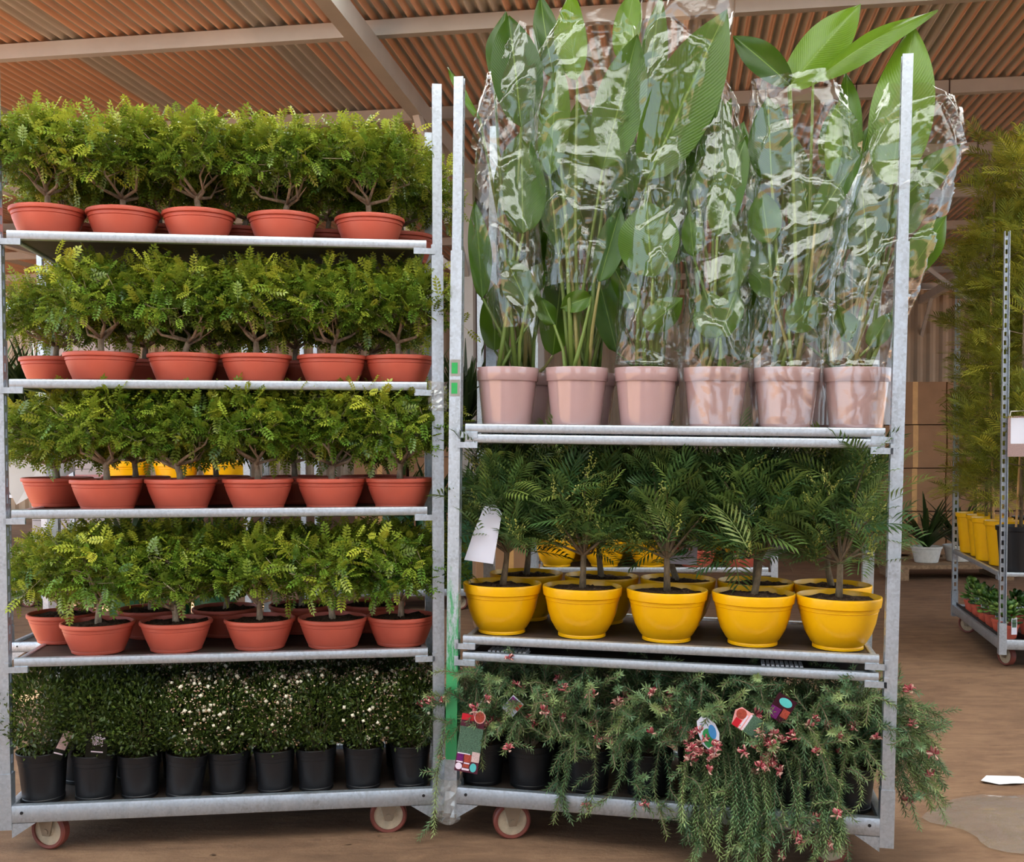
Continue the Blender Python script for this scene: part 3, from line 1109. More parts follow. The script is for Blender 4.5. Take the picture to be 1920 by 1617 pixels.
def bud_spray_template(rng, n=16):
    V, F = [], []
    oct_ = [(1, 0, 0), (0, 1, 0), (-1, 0, 0), (0, -1, 0), (0, 0, 1), (0, 0, -1)]
    of = [(0, 1, 4), (1, 2, 4), (2, 3, 4), (3, 0, 4), (1, 0, 5), (2, 1, 5), (3, 2, 5), (0, 3, 5)]
    for i in range(n):
        c = (i / n, rng.normal(0, 0.05), rng.normal(0, 0.05))
        b = len(V)
        r = rng.uniform(0.035, 0.06)
        V += [(c[0] + x * r, c[1] + y * r, c[2] + z * r) for x, y, z in oct_]
        F += [(p + b, q + b, s + b) for p, q, s in of]
    return np.array(V, float), np.array(F, int)


def acacia(key, seed, trunk_h, tufts, leafs, spray, mat='acacia_leaf', leaf_len=(0.09, 0.14), young_amt=0.25, trunk_r=0.010):
    """tufts: list of (x, y, z, nleaf, radius)"""
    rng = np.random.default_rng(500 + seed)
    w = MB()
    bend = rng.normal(0, 0.012, 2)
    P = [Vector((0, 0, -0.01)), Vector((bend[0], bend[1], trunk_h * 0.5)), Vector((bend[0] * 1.5, bend[1] * 1.5, trunk_h))]
    w.tube(P, [trunk_r * 1.25, trunk_r, trunk_r * 0.9], 9)
    Os, Ds, Ys = [], [], []
    BO, BD = [], []
    for (x, y, z, nl, rad) in tufts:
        c = Vector((x, y, z))
        st = P[2] if trunk_h < 0.3 else Vector((P[2].x * min(1, z / trunk_h), P[2].y * min(1, z / trunk_h), min(trunk_h, max(0.05, z - 0.06))))
        m = st.lerp(c, 0.55) + Vector(rng.normal(0, 0.01, 3))
        w.tube([st, m, c], [trunk_r * 0.5, trunk_r * 0.38, trunk_r * 0.2], 5, False)
        for i in range(nl):
            f = rng.uniform(0.3, 1.0)
            p = m.lerp(c, f)
            a = rng.uniform(0, 2 * PI)
            el = rng.normal(0.32, 0.42)
            axis = (c - st).normalized()
            dd = np.array([math.cos(a) * math.cos(el), math.sin(a) * math.cos(el), math.sin(el)]) + 0.45 * np.array(axis)
            Os.append(np.array(p) + rng.normal(0, rad * 0.35, 3))
            Ds.append(dd)
            Ys.append(rng.uniform(-0.5, young_amt * 1.4) + (0.25 if f > 0.85 else 0))
        for i in range(spray):
            p = m.lerp(c, rng.uniform(0.6, 1.05))
            a = rng.uniform(0, 2 * PI)
            BO.append(np.array(p) + rng.normal(0, rad * 0.25, 3))
            BD.append([math.cos(a) * 0.6, math.sin(a) * 0.6, rng.uniform(0.5, 1.2)])
    PR.put(key + '_wood', w.build('trunk', 'bark2', smooth=True, sharp=None))
    O, D, Y = np.array(Os), np.array(Ds), np.array(Ys)
    n = len(O)
    tv, tf = acacia_template()
    V1, F1 = scatter(tv, tf, O, frames(D, rng, roll=0.45), rng.uniform(leaf_len[0], leaf_len[1], n))
    PR.put(key + '_leaf', mesh_obj('foliage', V1, F1, mat, tint=tints(n, len(tv), rng, Y, (0, 1))))
    if BO:
        tv, tf = bud_spray_template(rng)
        V1, F1 = scatter(tv, tf, np.array(BO), frames(np.array(BD), rng, roll=1), rng.uniform(0.045, 0.08, len(BO)))
        PR.put(key + '_bud', mesh_obj('flower_buds', V1, F1, 'acacia_bud', tint=tints(len(BO), len(tv), rng, rng.uniform(-0.2, 0.9, len(BO)), (0, 1))))


for v in range(5):
    rng = np.random.default_rng(40 + v)
    tf_ = []
    for i in range(15):
        a = i * 2.4 + rng.uniform(-0.4, 0.4)
        hh = 0.12 + 0.31 * (i + 0.5) / 15
        r = 0.115 * math.sqrt(max(0.05, 1 - ((hh - 0.25) / 0.26) ** 2)) * rng.uniform(0.6, 1.15)
        tf_.append((math.cos(a) * r, math.sin(a) * r, hh, 14, 0.055))
    acacia('acacia%d' % v, v, 0.11, tf_, 10, 6 if v % 2 == 0 else 3)


def put_acacia(mw, v, label, rot=0.0, potkey='pot_yellow', group='acacias in yellow pots'):
    t = empty('potted_acacia', mw @ RZ(rot), label, 'potted tree', group)
    PR.use(potkey, 'pot', t)
    PR.use('soil_yellow', 'soil', t, T(0, 0, 0.148))
    PR.use('acacia%d_wood' % v, 'trunk', t, T(0, 0, 0.152))
    PR.use('acacia%d_leaf' % v, 'foliage', t, T(0, 0, 0.152), 'stuff')
    if 'acacia%d_bud' % v in PR.d:
        PR.use('acacia%d_bud' % v, 'flower_buds', t, T(0, 0, 0.152), 'stuff')
    return t


YF = [0.131, 0.395, 0.666, 0.934, 1.192]
YR = [0.161, 0.427, 0.689, 0.95, 1.2]
for i, s in enumerate(YF):
    put_acacia(CR @ T(s, 0.142, ZR[1] + 0.004), [0, 2, 1, 3, 4][i], 'acacia tree in yellow bowl pot, front row, %s pot from the green-painted post' % ORD[i], 0.7 * i + 0.3)
for i, s in enumerate(YR):
    put_acacia(CR @ T(s, 0.42, ZR[1] + 0.004), [4, 0, 3, 2, 1][i], 'acacia tree in yellow bowl pot, rear row, %s pot from the green-painted post' % ORD[i], 2.1 + 1.1 * i)


# ------------------------------------------------------------------ grevilleas in black pots
def flower_mesh():
    rng = np.random.default_rng(77)
    Vs = []
    V, F, Tn = [], [], []
    for i in range(14):
        d = rng.normal(0, 1, 3)
        d[2] = abs(d[2]) * 0.6
        d /= np.linalg.norm(d)
        p0 = Vector(d) * 0.003
        p1 = Vector(d) * 0.010 + Vector((0, 0, 0.002))
        side = Vector(rng.normal(0, 1, 3)).cross(Vector(d)).normalized()
        p2 = p1 + side * 0.005 + Vector(d) * 0.003
        v, f = tube([p0, p1, p2], [0.0012, 0.0020, 0.0010], 5)
        b = len(V)
        V += [tuple(q) for q in v]
        F += [tuple(k + b for k in ff) for ff in f]
        y = 1.0 if rng.uniform() > 0.8 else rng.uniform(-0.3, 0.35)
        Tn += [(max(0, y), rng.uniform(0, 1), 0)] * len(v)
    PR.put('grev_flower', mesh_obj('flower', V, F, 'grev_flower', smooth=True, tint=np.array(Tn, dtype=np.float32)))


flower_mesh()


def grevillea(key, seed, stems):
    """stems: list of point lists; needles grow all round every stem"""
    rng = np.random.default_rng(700 + seed)
    wood = MB()
    Os, Ds, Us, Ys, Sc = [], [], [], [], []
    more = []
    for P in stems:
        a_, b_, c_ = Vector(P[-3]), Vector(P[-2]), Vector(P[-1])
        for q in range(2):
            st_ = b_.lerp(c_, rng.uniform(0.0, 0.8)) if q else a_.lerp(b_, rng.uniform(0.3, 1.0))
            dd = ((c_ - b_).normalized() * 0.7 + Vector(rng.normal(0, 0.6, 3)) + Vector((0, -0.15, 0.15))).normalized()
            ln = rng.uniform(0.045, 0.10)
            more.append([st_, st_ + dd * ln * 0.5 + Vector(rng.normal(0, 0.004, 3)), st_ + dd * ln + Vector((0, 0, -0.01))])
    for P in stems + more:
        P = [Vector(p) for p in P]
        # resample
        pts = []
        for i in range(len(P) - 1):
            for k in range(6):
                u = k / 6
                p0, p1, p2, p3 = P[max(i - 1, 0)], P[i], P[i + 1], P[min(i + 2, len(P) - 1)]
                pts.append(0.5 * ((2 * p1) + (p2 - p0) * u + (2 * p0 - 5 * p1 + 4 * p2 - p3) * u * u + (3 * p1 - p0 - 3 * p2 + p3) * u ** 3))
        pts.append(P[-1])
        wood.tube(pts[::2] + [pts[-1]], [0.0016] * (len(pts[::2]) + 1), 3, False)
        L = sum((pts[i + 1] - pts[i]).length for i in range(len(pts) - 1))
        n = int(L / 0.0021)
        cum = [0]
        for i in range(len(pts) - 1):
            cum.append(cum[-1] + (pts[i + 1] - pts[i]).length)
        ys = rng.uniform(-0.6, 0.35)
        shade = rng.uniform(0, 1)
        tt = np.linspace(0.12 * L, L, n)
        A = np.array([tuple(p) for p in pts])
        xyz = np.stack([np.interp(tt, cum, A[:, k]) for k in range(3)], axis=1)
        tang = np.gradient(xyz, axis=0)
        tang /= np.linalg.norm(tang, axis=1, keepdims=True) + 1e-9
        ang = np.arange(n) * 2.4 + rng.uniform(0, 6)
        ref = np.array([0.3, 0.2, 0.93])
        a = np.cross(tang, ref)
        a /= np.linalg.norm(a, axis=1, keepdims=True) + 1e-9
        bb = np.cross(tang, a)
        rad = a * np.cos(ang)[:, None] + bb * np.sin(ang)[:, None]
        D = rad * 0.85 + tang * 0.65
        Os.append(xyz)
        Ds.append(D)
        Us.append(tang)
        Ys.append(np.full(n, ys) + np.linspace(-0.1, 0.3, n))
        Sc.append(np.full(n, shade))
    O, D, U, Y, Sh = map(np.concatenate, (Os, Ds, Us, Ys, Sc))
    n = len(O)
    Fm = frames(D, rng, up=U)
    tv = np.array([(0, -0.07, 0), (0.6, -0.075, 0.06), (1, 0, 0.02), (0.6, 0.075, 0.06), (0, 0.07, 0)], float)
    tf = np.array([(0, 1, 3, 4), (1, 2, 3, 3)])
    tv = np.array([(0, 0, 0), (0.5, -0.10, 0.04), (1, 0, 0.0), (0.5, 0.10, 0.04)], float)
    tf = np.array([(0, 1, 2, 3)])
    V1, F1 = scatter(tv, tf, O, Fm, rng.uniform(0.016, 0.024, n))
    t = np.zeros((n, 3), dtype=np.float32)
    t[:, 0] = np.clip(Y, 0, 1)
    t[:, 1] = np.clip(Sh + rng.normal(0, 0.2, n), 0, 1)
    PR.put(key + '_leaf', mesh_obj('foliage', V1, F1, 'grev_leaf', tint=np.repeat(t, 4, axis=0)))
    PR.put(key + '_wood', wood.build('stems', 'bark2'))
    return [P[-1] for P in stems], [P[-2] for P in stems]


def dome_stems(seed, n=46, reach=0.20, rise=0.20, droop=0.10, bias=(0, -0.25)):
    rng = np.random.default_rng(900 + seed)
    S = []
    for i in range(n):
        a = rng.uniform(0, 2 * PI)
        dx, dy = math.cos(a) + bias[0], math.sin(a) + bias[1]
        R = reach * rng.uniform(0.45, 1.1)
        up = rise * rng.uniform(0.35, 1.1) * (1.25 - 0.5 * R / reach)
        dr = droop * rng.uniform(-0.6, 1.2)
        j = lambda s: rng.normal(0, s)
        S.append([(dx * 0.01, dy * 0.01, 0), (dx * R * 0.35 + j(.012), dy * R * 0.35 + j(.012), up * 0.7), (dx * R * 0.75 + j(.015), dy * R * 0.75 + j(.015), up * 1.0), (dx * R, dy * R, up - dr * 0.6)])
    return S


def hang_stems(seed, n, x0, x1, out, drop, zs=0.10):
    """trailing shoots over the front rail: local -y is outwards"""
    rng = np.random.default_rng(950 + seed)
    S = []
    for i in range(n):
        x = rng.uniform(x0, x1)
        o_ = out * rng.uniform(0.7, 1.2)
        dr = drop * rng.uniform(0.45, 1.08)
        j = lambda s: rng.normal(0, s)
        S.append([(x * 0.15, -0.01, 0.0), (x * 0.6 + j(.015), -o_ * 0.55, zs * rng.uniform(0.5, 1.3)), (x * 0.95 + j(.02), -o_ * 0.98, -dr * 0.35), (x * 1.05 + j(.03), -o_ * 1.08 + j(.015), -dr)])
    return S


GX = [0.075, 0.235, 0.425, 0.617, 0.843, 1.054, 1.235]
zg = ZRB + 0.012
GS = []
for i, s in enumerate(GX):
    st = dome_stems(i, 64 if i not in (4, 5) else 74, 0.19, 0.30, 0.12)
    if i == 0:
        st += [[(0, -.01, 0), (-.06, -.09, .10), (-.10, -.155, .02), (-.115, -.165, -.15), (-.118, -.165, -.245)], [(0, 0, 0), (-.05, -.08, .1), (-.085, -.15, .10), (-.11, -.165, .0)]]
    if i == 2:
        st += hang_stems(i, 5, -0.10, 0.06, 0.165, 0.16)
    if i == 3:
        st += hang_stems(i, 6, -0.08, 0.10, 0.165, 0.13)
    if i == 4:
        st += hang_stems(i, 34, -0.12, 0.14, 0.20, 0.25)
    if i == 5:
        st += hang_stems(i, 24, -0.12, 0.14, 0.19, 0.22)
    if i == 6:
        st += hang_stems(i, 3, -0.08, 0.0, 0.17, 0.12)
        rng = np.random.default_rng(61)
        for q in range(34):
            zz = rng.uniform(-0.12, 0.20)
            ln = rng.uniform(0.16, 0.30)
            yy = rng.uniform(-0.06, 0.12)
            st.append([(0, 0, 0), (0.07, yy * 0.5, 0.10 + zz * 0.4), (ln * 0.65, yy, 0.10 + zz * 0.55), (ln, yy + rng.normal(0, 0.02), zz - 0.03)])
    tips, prev = grevillea('grev%d' % i, i, st)
    GS.append(tips)
NFL = [12, 12, 12, 14, 34, 22, 9]
for i, s in enumerate(GX):
    t = empty('potted_grevillea', CR @ T(s, 0.125, zg), 'needle-leaved red-flowering shrub, front row of trolley base, %s from the green-painted post' % ORD[i], 'shrub', 'grevillea shrubs')
    PR.use('pot_black', 'pot', t, Matrix.Diagonal((1.18, 1.18, 1.0, 1)))
    PR.use('soil_black', 'soil', t, T(0, 0, 0.126) @ Matrix.Diagonal((1.18, 1.18, 1, 1)))
    PR.use('grev%d_wood' % i, 'stems', t, T(0, 0, 0.12))
    PR.use('grev%d_leaf' % i, 'foliage', t, T(0, 0, 0.12), 'stuff')
    rng = np.random.default_rng(33 + i)
    tips = [p for p in GS[i] if p[1] < 0.02]
    pick = rng.choice(len(tips), NFL[i], replace=len(tips) < NFL[i])
    for k, q in enumerate(pick):
        p = Vector(tips[q]) * rng.uniform(0.86, 0.99) + Vector(rng.normal(0, 0.006, 3)) + Vector((0, -0.012, 0))
        if i == 4:
            # the big flower clusters sit low on the front of this shrub
            c = (-0.05, -0.20, 0.10) if k < 16 else (0.13, -0.20, 0.09)
            p = Vector(c) + Vector(rng.normal(0, 0.028, 3))
        sc = rng.uniform(1.2, 1.75)
        PR.use('grev_flower', 'flower', t, T(p[0], p[1], p[2] + 0.12) @ Euler((rng.uniform(-1.6, 0.4), rng.uniform(-1, 1), rng.uniform(0, 6))).to_matrix().to_4x4() @ Matrix.Diagonal((sc, sc, sc, 1)))
for i, s in enumerate([0.12, 0.33, 0.55, 0.77, 0.99, 1.2]):
    t = empty('potted_grevillea', CR @ T(s, 0.40, zg) @ RZ(2.0 + i), 'needle-leaved shrub in black pot, rear row of base, %s from green-painted post' % ORD[i], 'shrub', 'grevillea shrubs')
    PR.use('pot_black', 'pot', t, Matrix.Diagonal((1.18, 1.18, 1.0, 1)))
    PR.use('soil_black', 'soil', t, T(0, 0, 0.126) @ Matrix.Diagonal((1.18, 1.18, 1, 1)))
    v = [1, 0, 3, 1, 3, 1][i]
    if 'grevr_leaf' not in PR.d:
        grevillea('grevr', 50, dome_stems(50, 60, 0.19, 0.27, 0.06, (0, 0)))
    PR.use('grevr_wood', 'stems', t, T(0, 0, 0.12))
    PR.use('grevr_leaf', 'foliage', t, T(0, 0, 0.12), 'stuff')
# ------------------------------------------------------------------ strelitzias in pink pots
LEAVES = [
  [(0.184, 2.293, 0.14, 2.64, 0.165, 0.07), (0.197, 1.957, 0.179, 2.263, 0.142, 0.05), (0.214, 1.731, 0.144, 1.878, 0.104, 0.04), (0.083, 2.472, 0.116, 2.681, 0.074, 0.17), (0.059, 1.76, 0.032, 2.076, 0.074, 0.12), (0.145, 2.013, 0.204, 2.27, 0.107, 0.2), (0.219, 1.695, 0.146, 1.868, 0.105, 0.16)],
  [(0.445, 2.147, 0.543, 2.551, 0.16, 0.05), (0.358, 2.435, 0.32, 2.725, 0.104, 0.1), (0.281, 2.452, 0.229, 2.722, 0.082, 0.14), (0.49, 2.499, 0.528, 2.715, 0.088, 0.16), (0.271, 2.145, 0.303, 2.503, 0.096, 0.12), (0.443, 1.801, 0.502, 2.035, 0.092, 0.03), (0.319, 2.067, 0.357, 2.385, 0.107, 0.15), (0.416, 1.758, 0.312, 1.726, 0.067, 0.07), (0.292, 1.675, 0.253, 1.761, 0.066, 0.14), (0.332, 1.906, 0.276, 2.165, 0.122, 0.2)],
  [(0.582, 2.115, 0.814, 2.607, 0.197, 0.07), (0.574, 2.32, 0.614, 2.686, 0.086, 0.13), (0.606, 1.812, 0.582, 2.051, 0.179, 0.04), (0.585, 1.655, 0.7, 1.75, 0.098, 0.05), (0.549, 1.721, 0.479, 1.864, 0.087, 0.12), (0.641, 1.997, 0.702, 2.279, 0.103, 0.18), (0.52, 2.072, 0.502, 2.31, 0.095, 0.2)],
  [(0.788, 2.14, 0.793, 2.39, 0.099, 0.1), (0.8, 1.935, 0.875, 2.228, 0.105, 0.05), (0.707, 2.087, 0.835, 2.369, 0.082, 0.14), (0.807, 1.627, 0.76, 1.779, 0.114, 0.05), (0.815, 1.628, 0.859, 1.776, 0.104, 0.06), (0.729, 1.876, 0.714, 2.014, 0.061, 0.07), (0.829, 1.756, 0.889, 1.969, 0.084, 0.15), (0.721, 2.15, 0.747, 2.366, 0.077, 0.2)],
  [(1.009, 2.394, 0.833, 2.554, 0.095, 0.12), (1.004, 2.39, 1.21, 2.629, 0.135, 0.13), (1.074, 2.394, 1.42, 2.599, 0.083, 0.08), (0.958, 2.101, 0.941, 2.35, 0.133, 0.06), (1.132, 2.093, 1.144, 2.322, 0.048, 0.05), (1.089, 1.969, 1.218, 2.176, 0.082, 0.05), (0.955, 1.912, 0.929, 2.072, 0.093, 0.07), (1.019, 1.653, 1.112, 1.746, 0.096, 0.05), (0.972, 1.747, 0.953, 1.917, 0.126, 0.1), (1.194, 2.135, 1.178, 2.445, 0.072, 0.2), (1.086, 1.905, 1.048, 2.135, 0.111, 0.18)],
  [(1.306, 2.079, 1.356, 2.554, 0.173, 0.08), (1.331, 2.027, 1.496, 2.19, 0.099, 0.06), (1.355, 1.804, 1.46, 1.982, 0.098, 0.06), (1.248, 1.832, 1.22, 2.075, 0.108, 0.05), (1.19, 1.613, 1.16, 1.724, 0.074, 0.06), (1.255, 1.597, 1.313, 1.699, 0.063, 0.06), (1.332, 2.126, 1.263, 2.386, 0.093, 0.18), (1.351, 1.946, 1.423, 2.121, 0.102, 0.17)],
]
SLEEVES = [
  [(2.611, 0.122, 0.23), (2.563, 0.105, 0.241), (2.466, 0.077, 0.249), (2.337, 0.039, 0.241), (2.174, 0.021, 0.226), (2.01, 0.027, 0.242), (1.845, 0.046, 0.255), (1.746, 0.069, 0.266), (1.66, 0.105, 0.274)],
  [(2.611, 0.267, 0.548), (2.551, 0.237, 0.545), (2.456, 0.218, 0.534), (2.327, 0.211, 0.53), (2.166, 0.226, 0.539), (2.004, 0.259, 0.504), (1.89, 0.271, 0.477), (1.793, 0.269, 0.462)],
  [(2.638, 0.57, 0.835), (2.566, 0.555, 0.827), (2.473, 0.545, 0.8), (2.363, 0.535, 0.764), (2.237, 0.534, 0.724), (2.078, 0.527, 0.711), (1.918, 0.51, 0.698), (1.741, 0.5, 0.695), (1.612, 0.49, 0.694), (1.54, 0.492, 0.686)],
  [(2.423, 0.758, 0.801), (2.356, 0.743, 0.844), (2.231, 0.718, 0.869), (2.072, 0.702, 0.898), (1.914, 0.701, 0.908), (1.739, 0.698, 0.902), (1.595, 0.688, 0.915), (1.531, 0.689, 0.916), (1.451, 0.698, 0.909), (1.361, 0.706, 0.904)],
  [(2.393, 0.881, 1.157), (2.346, 0.882, 1.176), (2.252, 0.894, 1.213), (2.158, 0.896, 1.23), (2.065, 0.898, 1.208), (1.909, 0.905, 1.187), (1.736, 0.913, 1.148), (1.594, 0.912, 1.127), (1.531, 0.907, 1.125), (1.452, 0.912, 1.124), (1.363, 0.914, 1.123)],
  [(2.361, 1.283, 1.466), (2.284, 1.254, 1.498), (2.178, 1.223, 1.516), (2.057, 1.183, 1.49), (1.904, 1.164, 1.44), (1.78, 1.147, 1.392), (1.672, 1.134, 1.347), (1.547, 1.123, 1.323), (1.453, 1.129, 1.322), (1.365, 1.132, 1.321)],
]
PX = [0.144, 0.369, 0.589, 0.804, 1.018, 1.226]
ZP = ZR[0] + 0.004


def strel_leaf(parent, root, base, tip, width, rng, young=0.2, twist=None):
    """parent space: x across, y away, z up. root = where the stalk leaves the soil"""
    base, tip, root = Vector(base), Vector(tip), Vector(root)
    ax = (tip - base)
    L = ax.length
    ax.normalize()
    side = ax.cross(Vector((0, 1, 0)))
    if side.length < 0.1:
        side = Vector((1, 0, 0))
    side.normalize()
    nrm = side.cross(ax)           # towards the viewer side or away, fixed below
    if nrm.y > 0:
        nrm = -nrm
        side = -side
    tw = rng.normal(0, 0.30) if twist is None else twist
    side, nrm = side * math.cos(tw) + nrm * math.sin(tw), nrm * math.cos(tw) - side * math.sin(tw)
    bow = rng.uniform(-0.06, 0.06) * L
    tipbend = rng.uniform(-0.08, 0.05) * L
    fold = rng.uniform(0.15, 0.45)
    fs = -1 if rng.uniform() > 0.6 else 1
    nu, nv = 10, 18
    V, F, UV, Tn = [], [], [], []
    wob = rng.uniform(0, 6)
    wv = (np.linspace(0, 1, nv + 1) ** 0.42) * (1 - np.linspace(0, 1, nv + 1) ** 2.3)
    wv /= wv.max()
    for j in range(nv + 1):
        t = j / nv
        c = base + ax * (L * t) + nrm * (bow * math.sin(PI * t) + tipbend * t * t)
        w = width * 0.5 * max(wv[j], 0.012)
        for i in range(nu + 1):
            u = -1 + 2 * i / nu
            p = c + side * (u * w * math.cos(fold)) - nrm * (abs(u) * w * math.sin(fold)) * fs
            p += nrm * (0.006 * math.sin(9 * t + wob + 2.5 * u) * abs(u))
            V.append(tuple(p))
            UV.append((u, t))
    for j in range(nv):
        for i in range(nu):
            F.append((j * (nu + 1) + i, j * (nu + 1) + i + 1, (j + 1) * (nu + 1) + i + 1, (j + 1) * (nu + 1) + i))
    tn = np.zeros((len(V), 3), dtype=np.float32)
    tn[:, 0] = min(1, max(0, young))
    tn[:, 1] = rng.uniform(0.15, 0.9)
    o = mesh_obj('leaf', V, F, 'strel_leaf', parent, smooth=True, tint=tn, uv=UV)
    m1 = root.lerp(base, 0.5) + Vector((rng.normal(0, 0.008), rng.normal(0, 0.008), 0))
    P = [root, root.lerp(m1, 0.5), m1, m1.lerp(base, 0.5), base + Vector((0, 0.002, 0))]
    v, f = tube(P, [0.0085, 0.0070, 0.0058, 0.005, 0.004], 7)
    tp = np.zeros((len(v), 3), dtype=np.float32)
    tp[:, 1] = rng.uniform(0.1, 0.9)
    tp[:, 0] = 0.6 if rng.uniform() > 0.85 else 0.0
    mesh_obj('stalk', v, f, 'petiole', o, smooth=True, tint=tp)
    return o


def sleeve(parent, rings, s0, seed, dc=0.12):
    """clear film: a soft tube with sharp creases; creases are the cell borders of random folds"""
    rng = np.random.default_rng(1200 + seed)
    zs = np.array([r[0] for r in rings])[::-1]
    ls = np.array([r[1] for r in rings])[::-1]
    rs = np.array([r[2] for r in rings])[::-1]
    H_ = zs[-1] - zs[0]
    nz = int(H_ / 0.0085)
    nt = 84
    zz = np.repeat(np.linspace(zs[0], zs[-1], nz + 1), nt)
    aa = np.tile(2 * PI * np.arange(nt) / nt, nz + 1)
    U = np.stack([np.cos(aa) * 0.115, np.sin(aa) * 0.115, zz], axis=1)
    disp = np.zeros(len(U))
    for n_, amp in ((26, 0.020), (90, 0.0075), (260, 0.0028)):
        m = int(n_ * H_)
        ca = rng.uniform(0, 2 * PI, m)
        C = np.stack([np.cos(ca) * 0.115, np.sin(ca) * 0.115, rng.uniform(zs[0] - 0.05, zs[-1] + 0.05, m)], axis=1)
        st = np.array([1, 1, rng.uniform(0.6, 0.9)])
        G = rng.normal(0, 1, (m, 3))
        # every fold cell is a nearly flat facet with its own slope
        D = np.linalg.norm((U[:, None, :] - C[None]) * st, axis=2)
        k = np.argsort(D, axis=1)[:, :2]
        i = np.arange(len(U))
        d1, d2 = D[i, k[:, 0]], D[i, k[:, 1]]
        loc_ = U - C[k[:, 0]]
        sz = 0.5 / math.sqrt(n_)
        flat = (loc_ * G[k[:, 0]]).sum(axis=1) / sz
        edge = np.clip((d2 - d1) / (sz * 0.5), 0, 1)
        disp += amp * (0.35 * flat * edge + 0.8 * (1 - edge) * np.sign(G[k[:, 0], 0]) * 0.6)
    l, r = np.interp(zz, zs, ls), np.interp(zz, zs, rs)
    hw, c = (r - l) / 2, (r + l) / 2
    hd = np.clip(hw * 0.95, 0.05, 0.112)
    low = zz < ZP + 0.20
    hd = np.where(low, 0.110, hd)
    hw = np.where(low, np.maximum(hw, 0.106), hw)
    disp = np.where(low, np.abs(disp) * 0.45, disp)
    fade = np.clip((zs[-1] - zz) / 0.03, 0, 1)
    zz2 = zz + (1 - fade) * np.interp(aa, np.linspace(0, 2 * PI, 15), rng.normal(0, 0.014, 15))
    V = np.stack([c - s0 + (hw + disp) * np.cos(aa), np.maximum((hd + disp) * np.sin(aa), -0.118), np.maximum(zz2, ZP + 0.001) - ZP], axis=1)
    j, k = np.meshgrid(np.arange(nz), np.arange(nt), indexing='ij')
    j, k = j.ravel(), k.ravel()
    F = np.stack([j * nt + k, j * nt + (k + 1) % nt, (j + 1) * nt + (k + 1) % nt, (j + 1) * nt + k], axis=1)
    return mesh_obj('plastic_sleeve', V, F, 'film', parent, smooth=True)


PLAB = ['pink pot with a broad-leaved plant, sleeve hitched above the pot, next to the green-painted post',
        'pink pot with a broad-leaved plant, bare stalks below its raised clear sleeve',
        'pink pot with a broad-leaved plant, sleeve tucked in its rim, third from green post',
        'film-wrapped pink pot with a short broad-leaved plant, fourth from the green post',
        'film-wrapped pink pot with leaves spilling far out of its open sleeve top',
        'film-wrapped pink pot at the bare end post, its tall leaf rising behind that post']
for i, s in enumerate(PX):
    rng = np.random.default_rng(60 + i)
    t = empty('potted_strelitzia', CR @ T(s, 0.12, ZP), PLAB[i], 'potted plant', 'broad-leaved plants in pink pots')
    PR.use('pot_pink', 'pot', t)
    PR.use('soil_pink', 'soil', t, T(0, 0, 0.176))
    for k, (sb, zb_, st_, zt_, w, d) in enumerate(LEAVES[i]):
        a = rng.uniform(0, 6.28)
        root = (math.cos(a) * 0.035, math.sin(a) * 0.03, 0.172)
        bow = rng.normal(0, 0.012)
        dd = (d - 0.12) * 0.55 - 0.005
        strel_leaf(t, root, (sb - s, dd, zb_ - ZP), (st_ - s, dd + bow, zt_ - ZP), w * 1.08, rng, young=0.75 if (i == 4 and k in (1, 2, 4)) or (i == 5 and k == 0) or (i == 1 and k in (1, 3)) else rng.uniform(0, 0.35), twist=rng.normal(0, 0.22))
    sleeve(t, SLEEVES[i], s, i)
for i, s in enumerate([0.15, 0.37, 0.585, 0.80, 1.01, 1.20]):
    rng = np.random.default_rng(160 + i)
    t = empty('potted_strelitzia', CR @ T(s, 0.40, ZP), 'broad-leaved plant in a pink pot, rear row, %s from the green-painted post' % ORD[i], 'potted plant', 'broad-leaved plants in pink pots')
    PR.use('pot_pink', 'pot', t)
    PR.use('soil_pink', 'soil', t, T(0, 0, 0.176))
    for k in range(12):
        x = rng.uniform(-0.12, 0.12)
        zb_ = rng.uniform(0.22, 0.85)
        ln = rng.uniform(0.20, 0.34)
        a = rng.uniform(0, 6.28)
        dx = rng.normal(0, 0.06)
        y = rng.uniform(-0.08, 0.10)
        strel_leaf(t, (math.cos(a) * 0.035, math.sin(a) * 0.035, 0.172), (x, y, zb_), (x + dx, y + rng.normal(0, 0.04), zb_ + ln), rng.uniform(0.09, 0.15), rng, rng.uniform(0, 0.2))
    if i == 0:
        # one thin young leaf reaches out past the corner post
        strel_leaf(t, (0.0, 0.0, 0.172), (-0.16, -0.05, 1.06), (-0.285, -0.05, 1.24), 0.035, rng, 0.5, 0.5)


# ------------------------------------------------------------------ plant cards and tags
def disc(mb, cx, cz, rx, rz, y0, y1, n=20):
    V = [(cx + rx * math.cos(2 * PI * k / n), y0, cz + rz * math.sin(2 * PI * k / n)) for k in range(n)] + [(cx + rx * math.cos(2 * PI * k / n), y1, cz + rz * math.sin(2 * PI * k / n)) for k in range(n)]
    F = [tuple(range(n)), tuple(range(2 * n - 1, n - 1, -1))] + [(k, n + k, n + (k + 1) % n, (k + 1) % n) for k in range(n)]
    mb.add(V, F)
    return mb


def prism(mb, pts, y0, y1):
    n = len(pts)
    mb.add([(x, y0, z) for x, z in pts] + [(x, y1, z) for x, z in pts], [tuple(range(n)), tuple(range(2 * n - 1, n - 1, -1))] + [(k, n + k, n + (k + 1) % n, (k + 1) % n) for k in range(n)])
    return mb


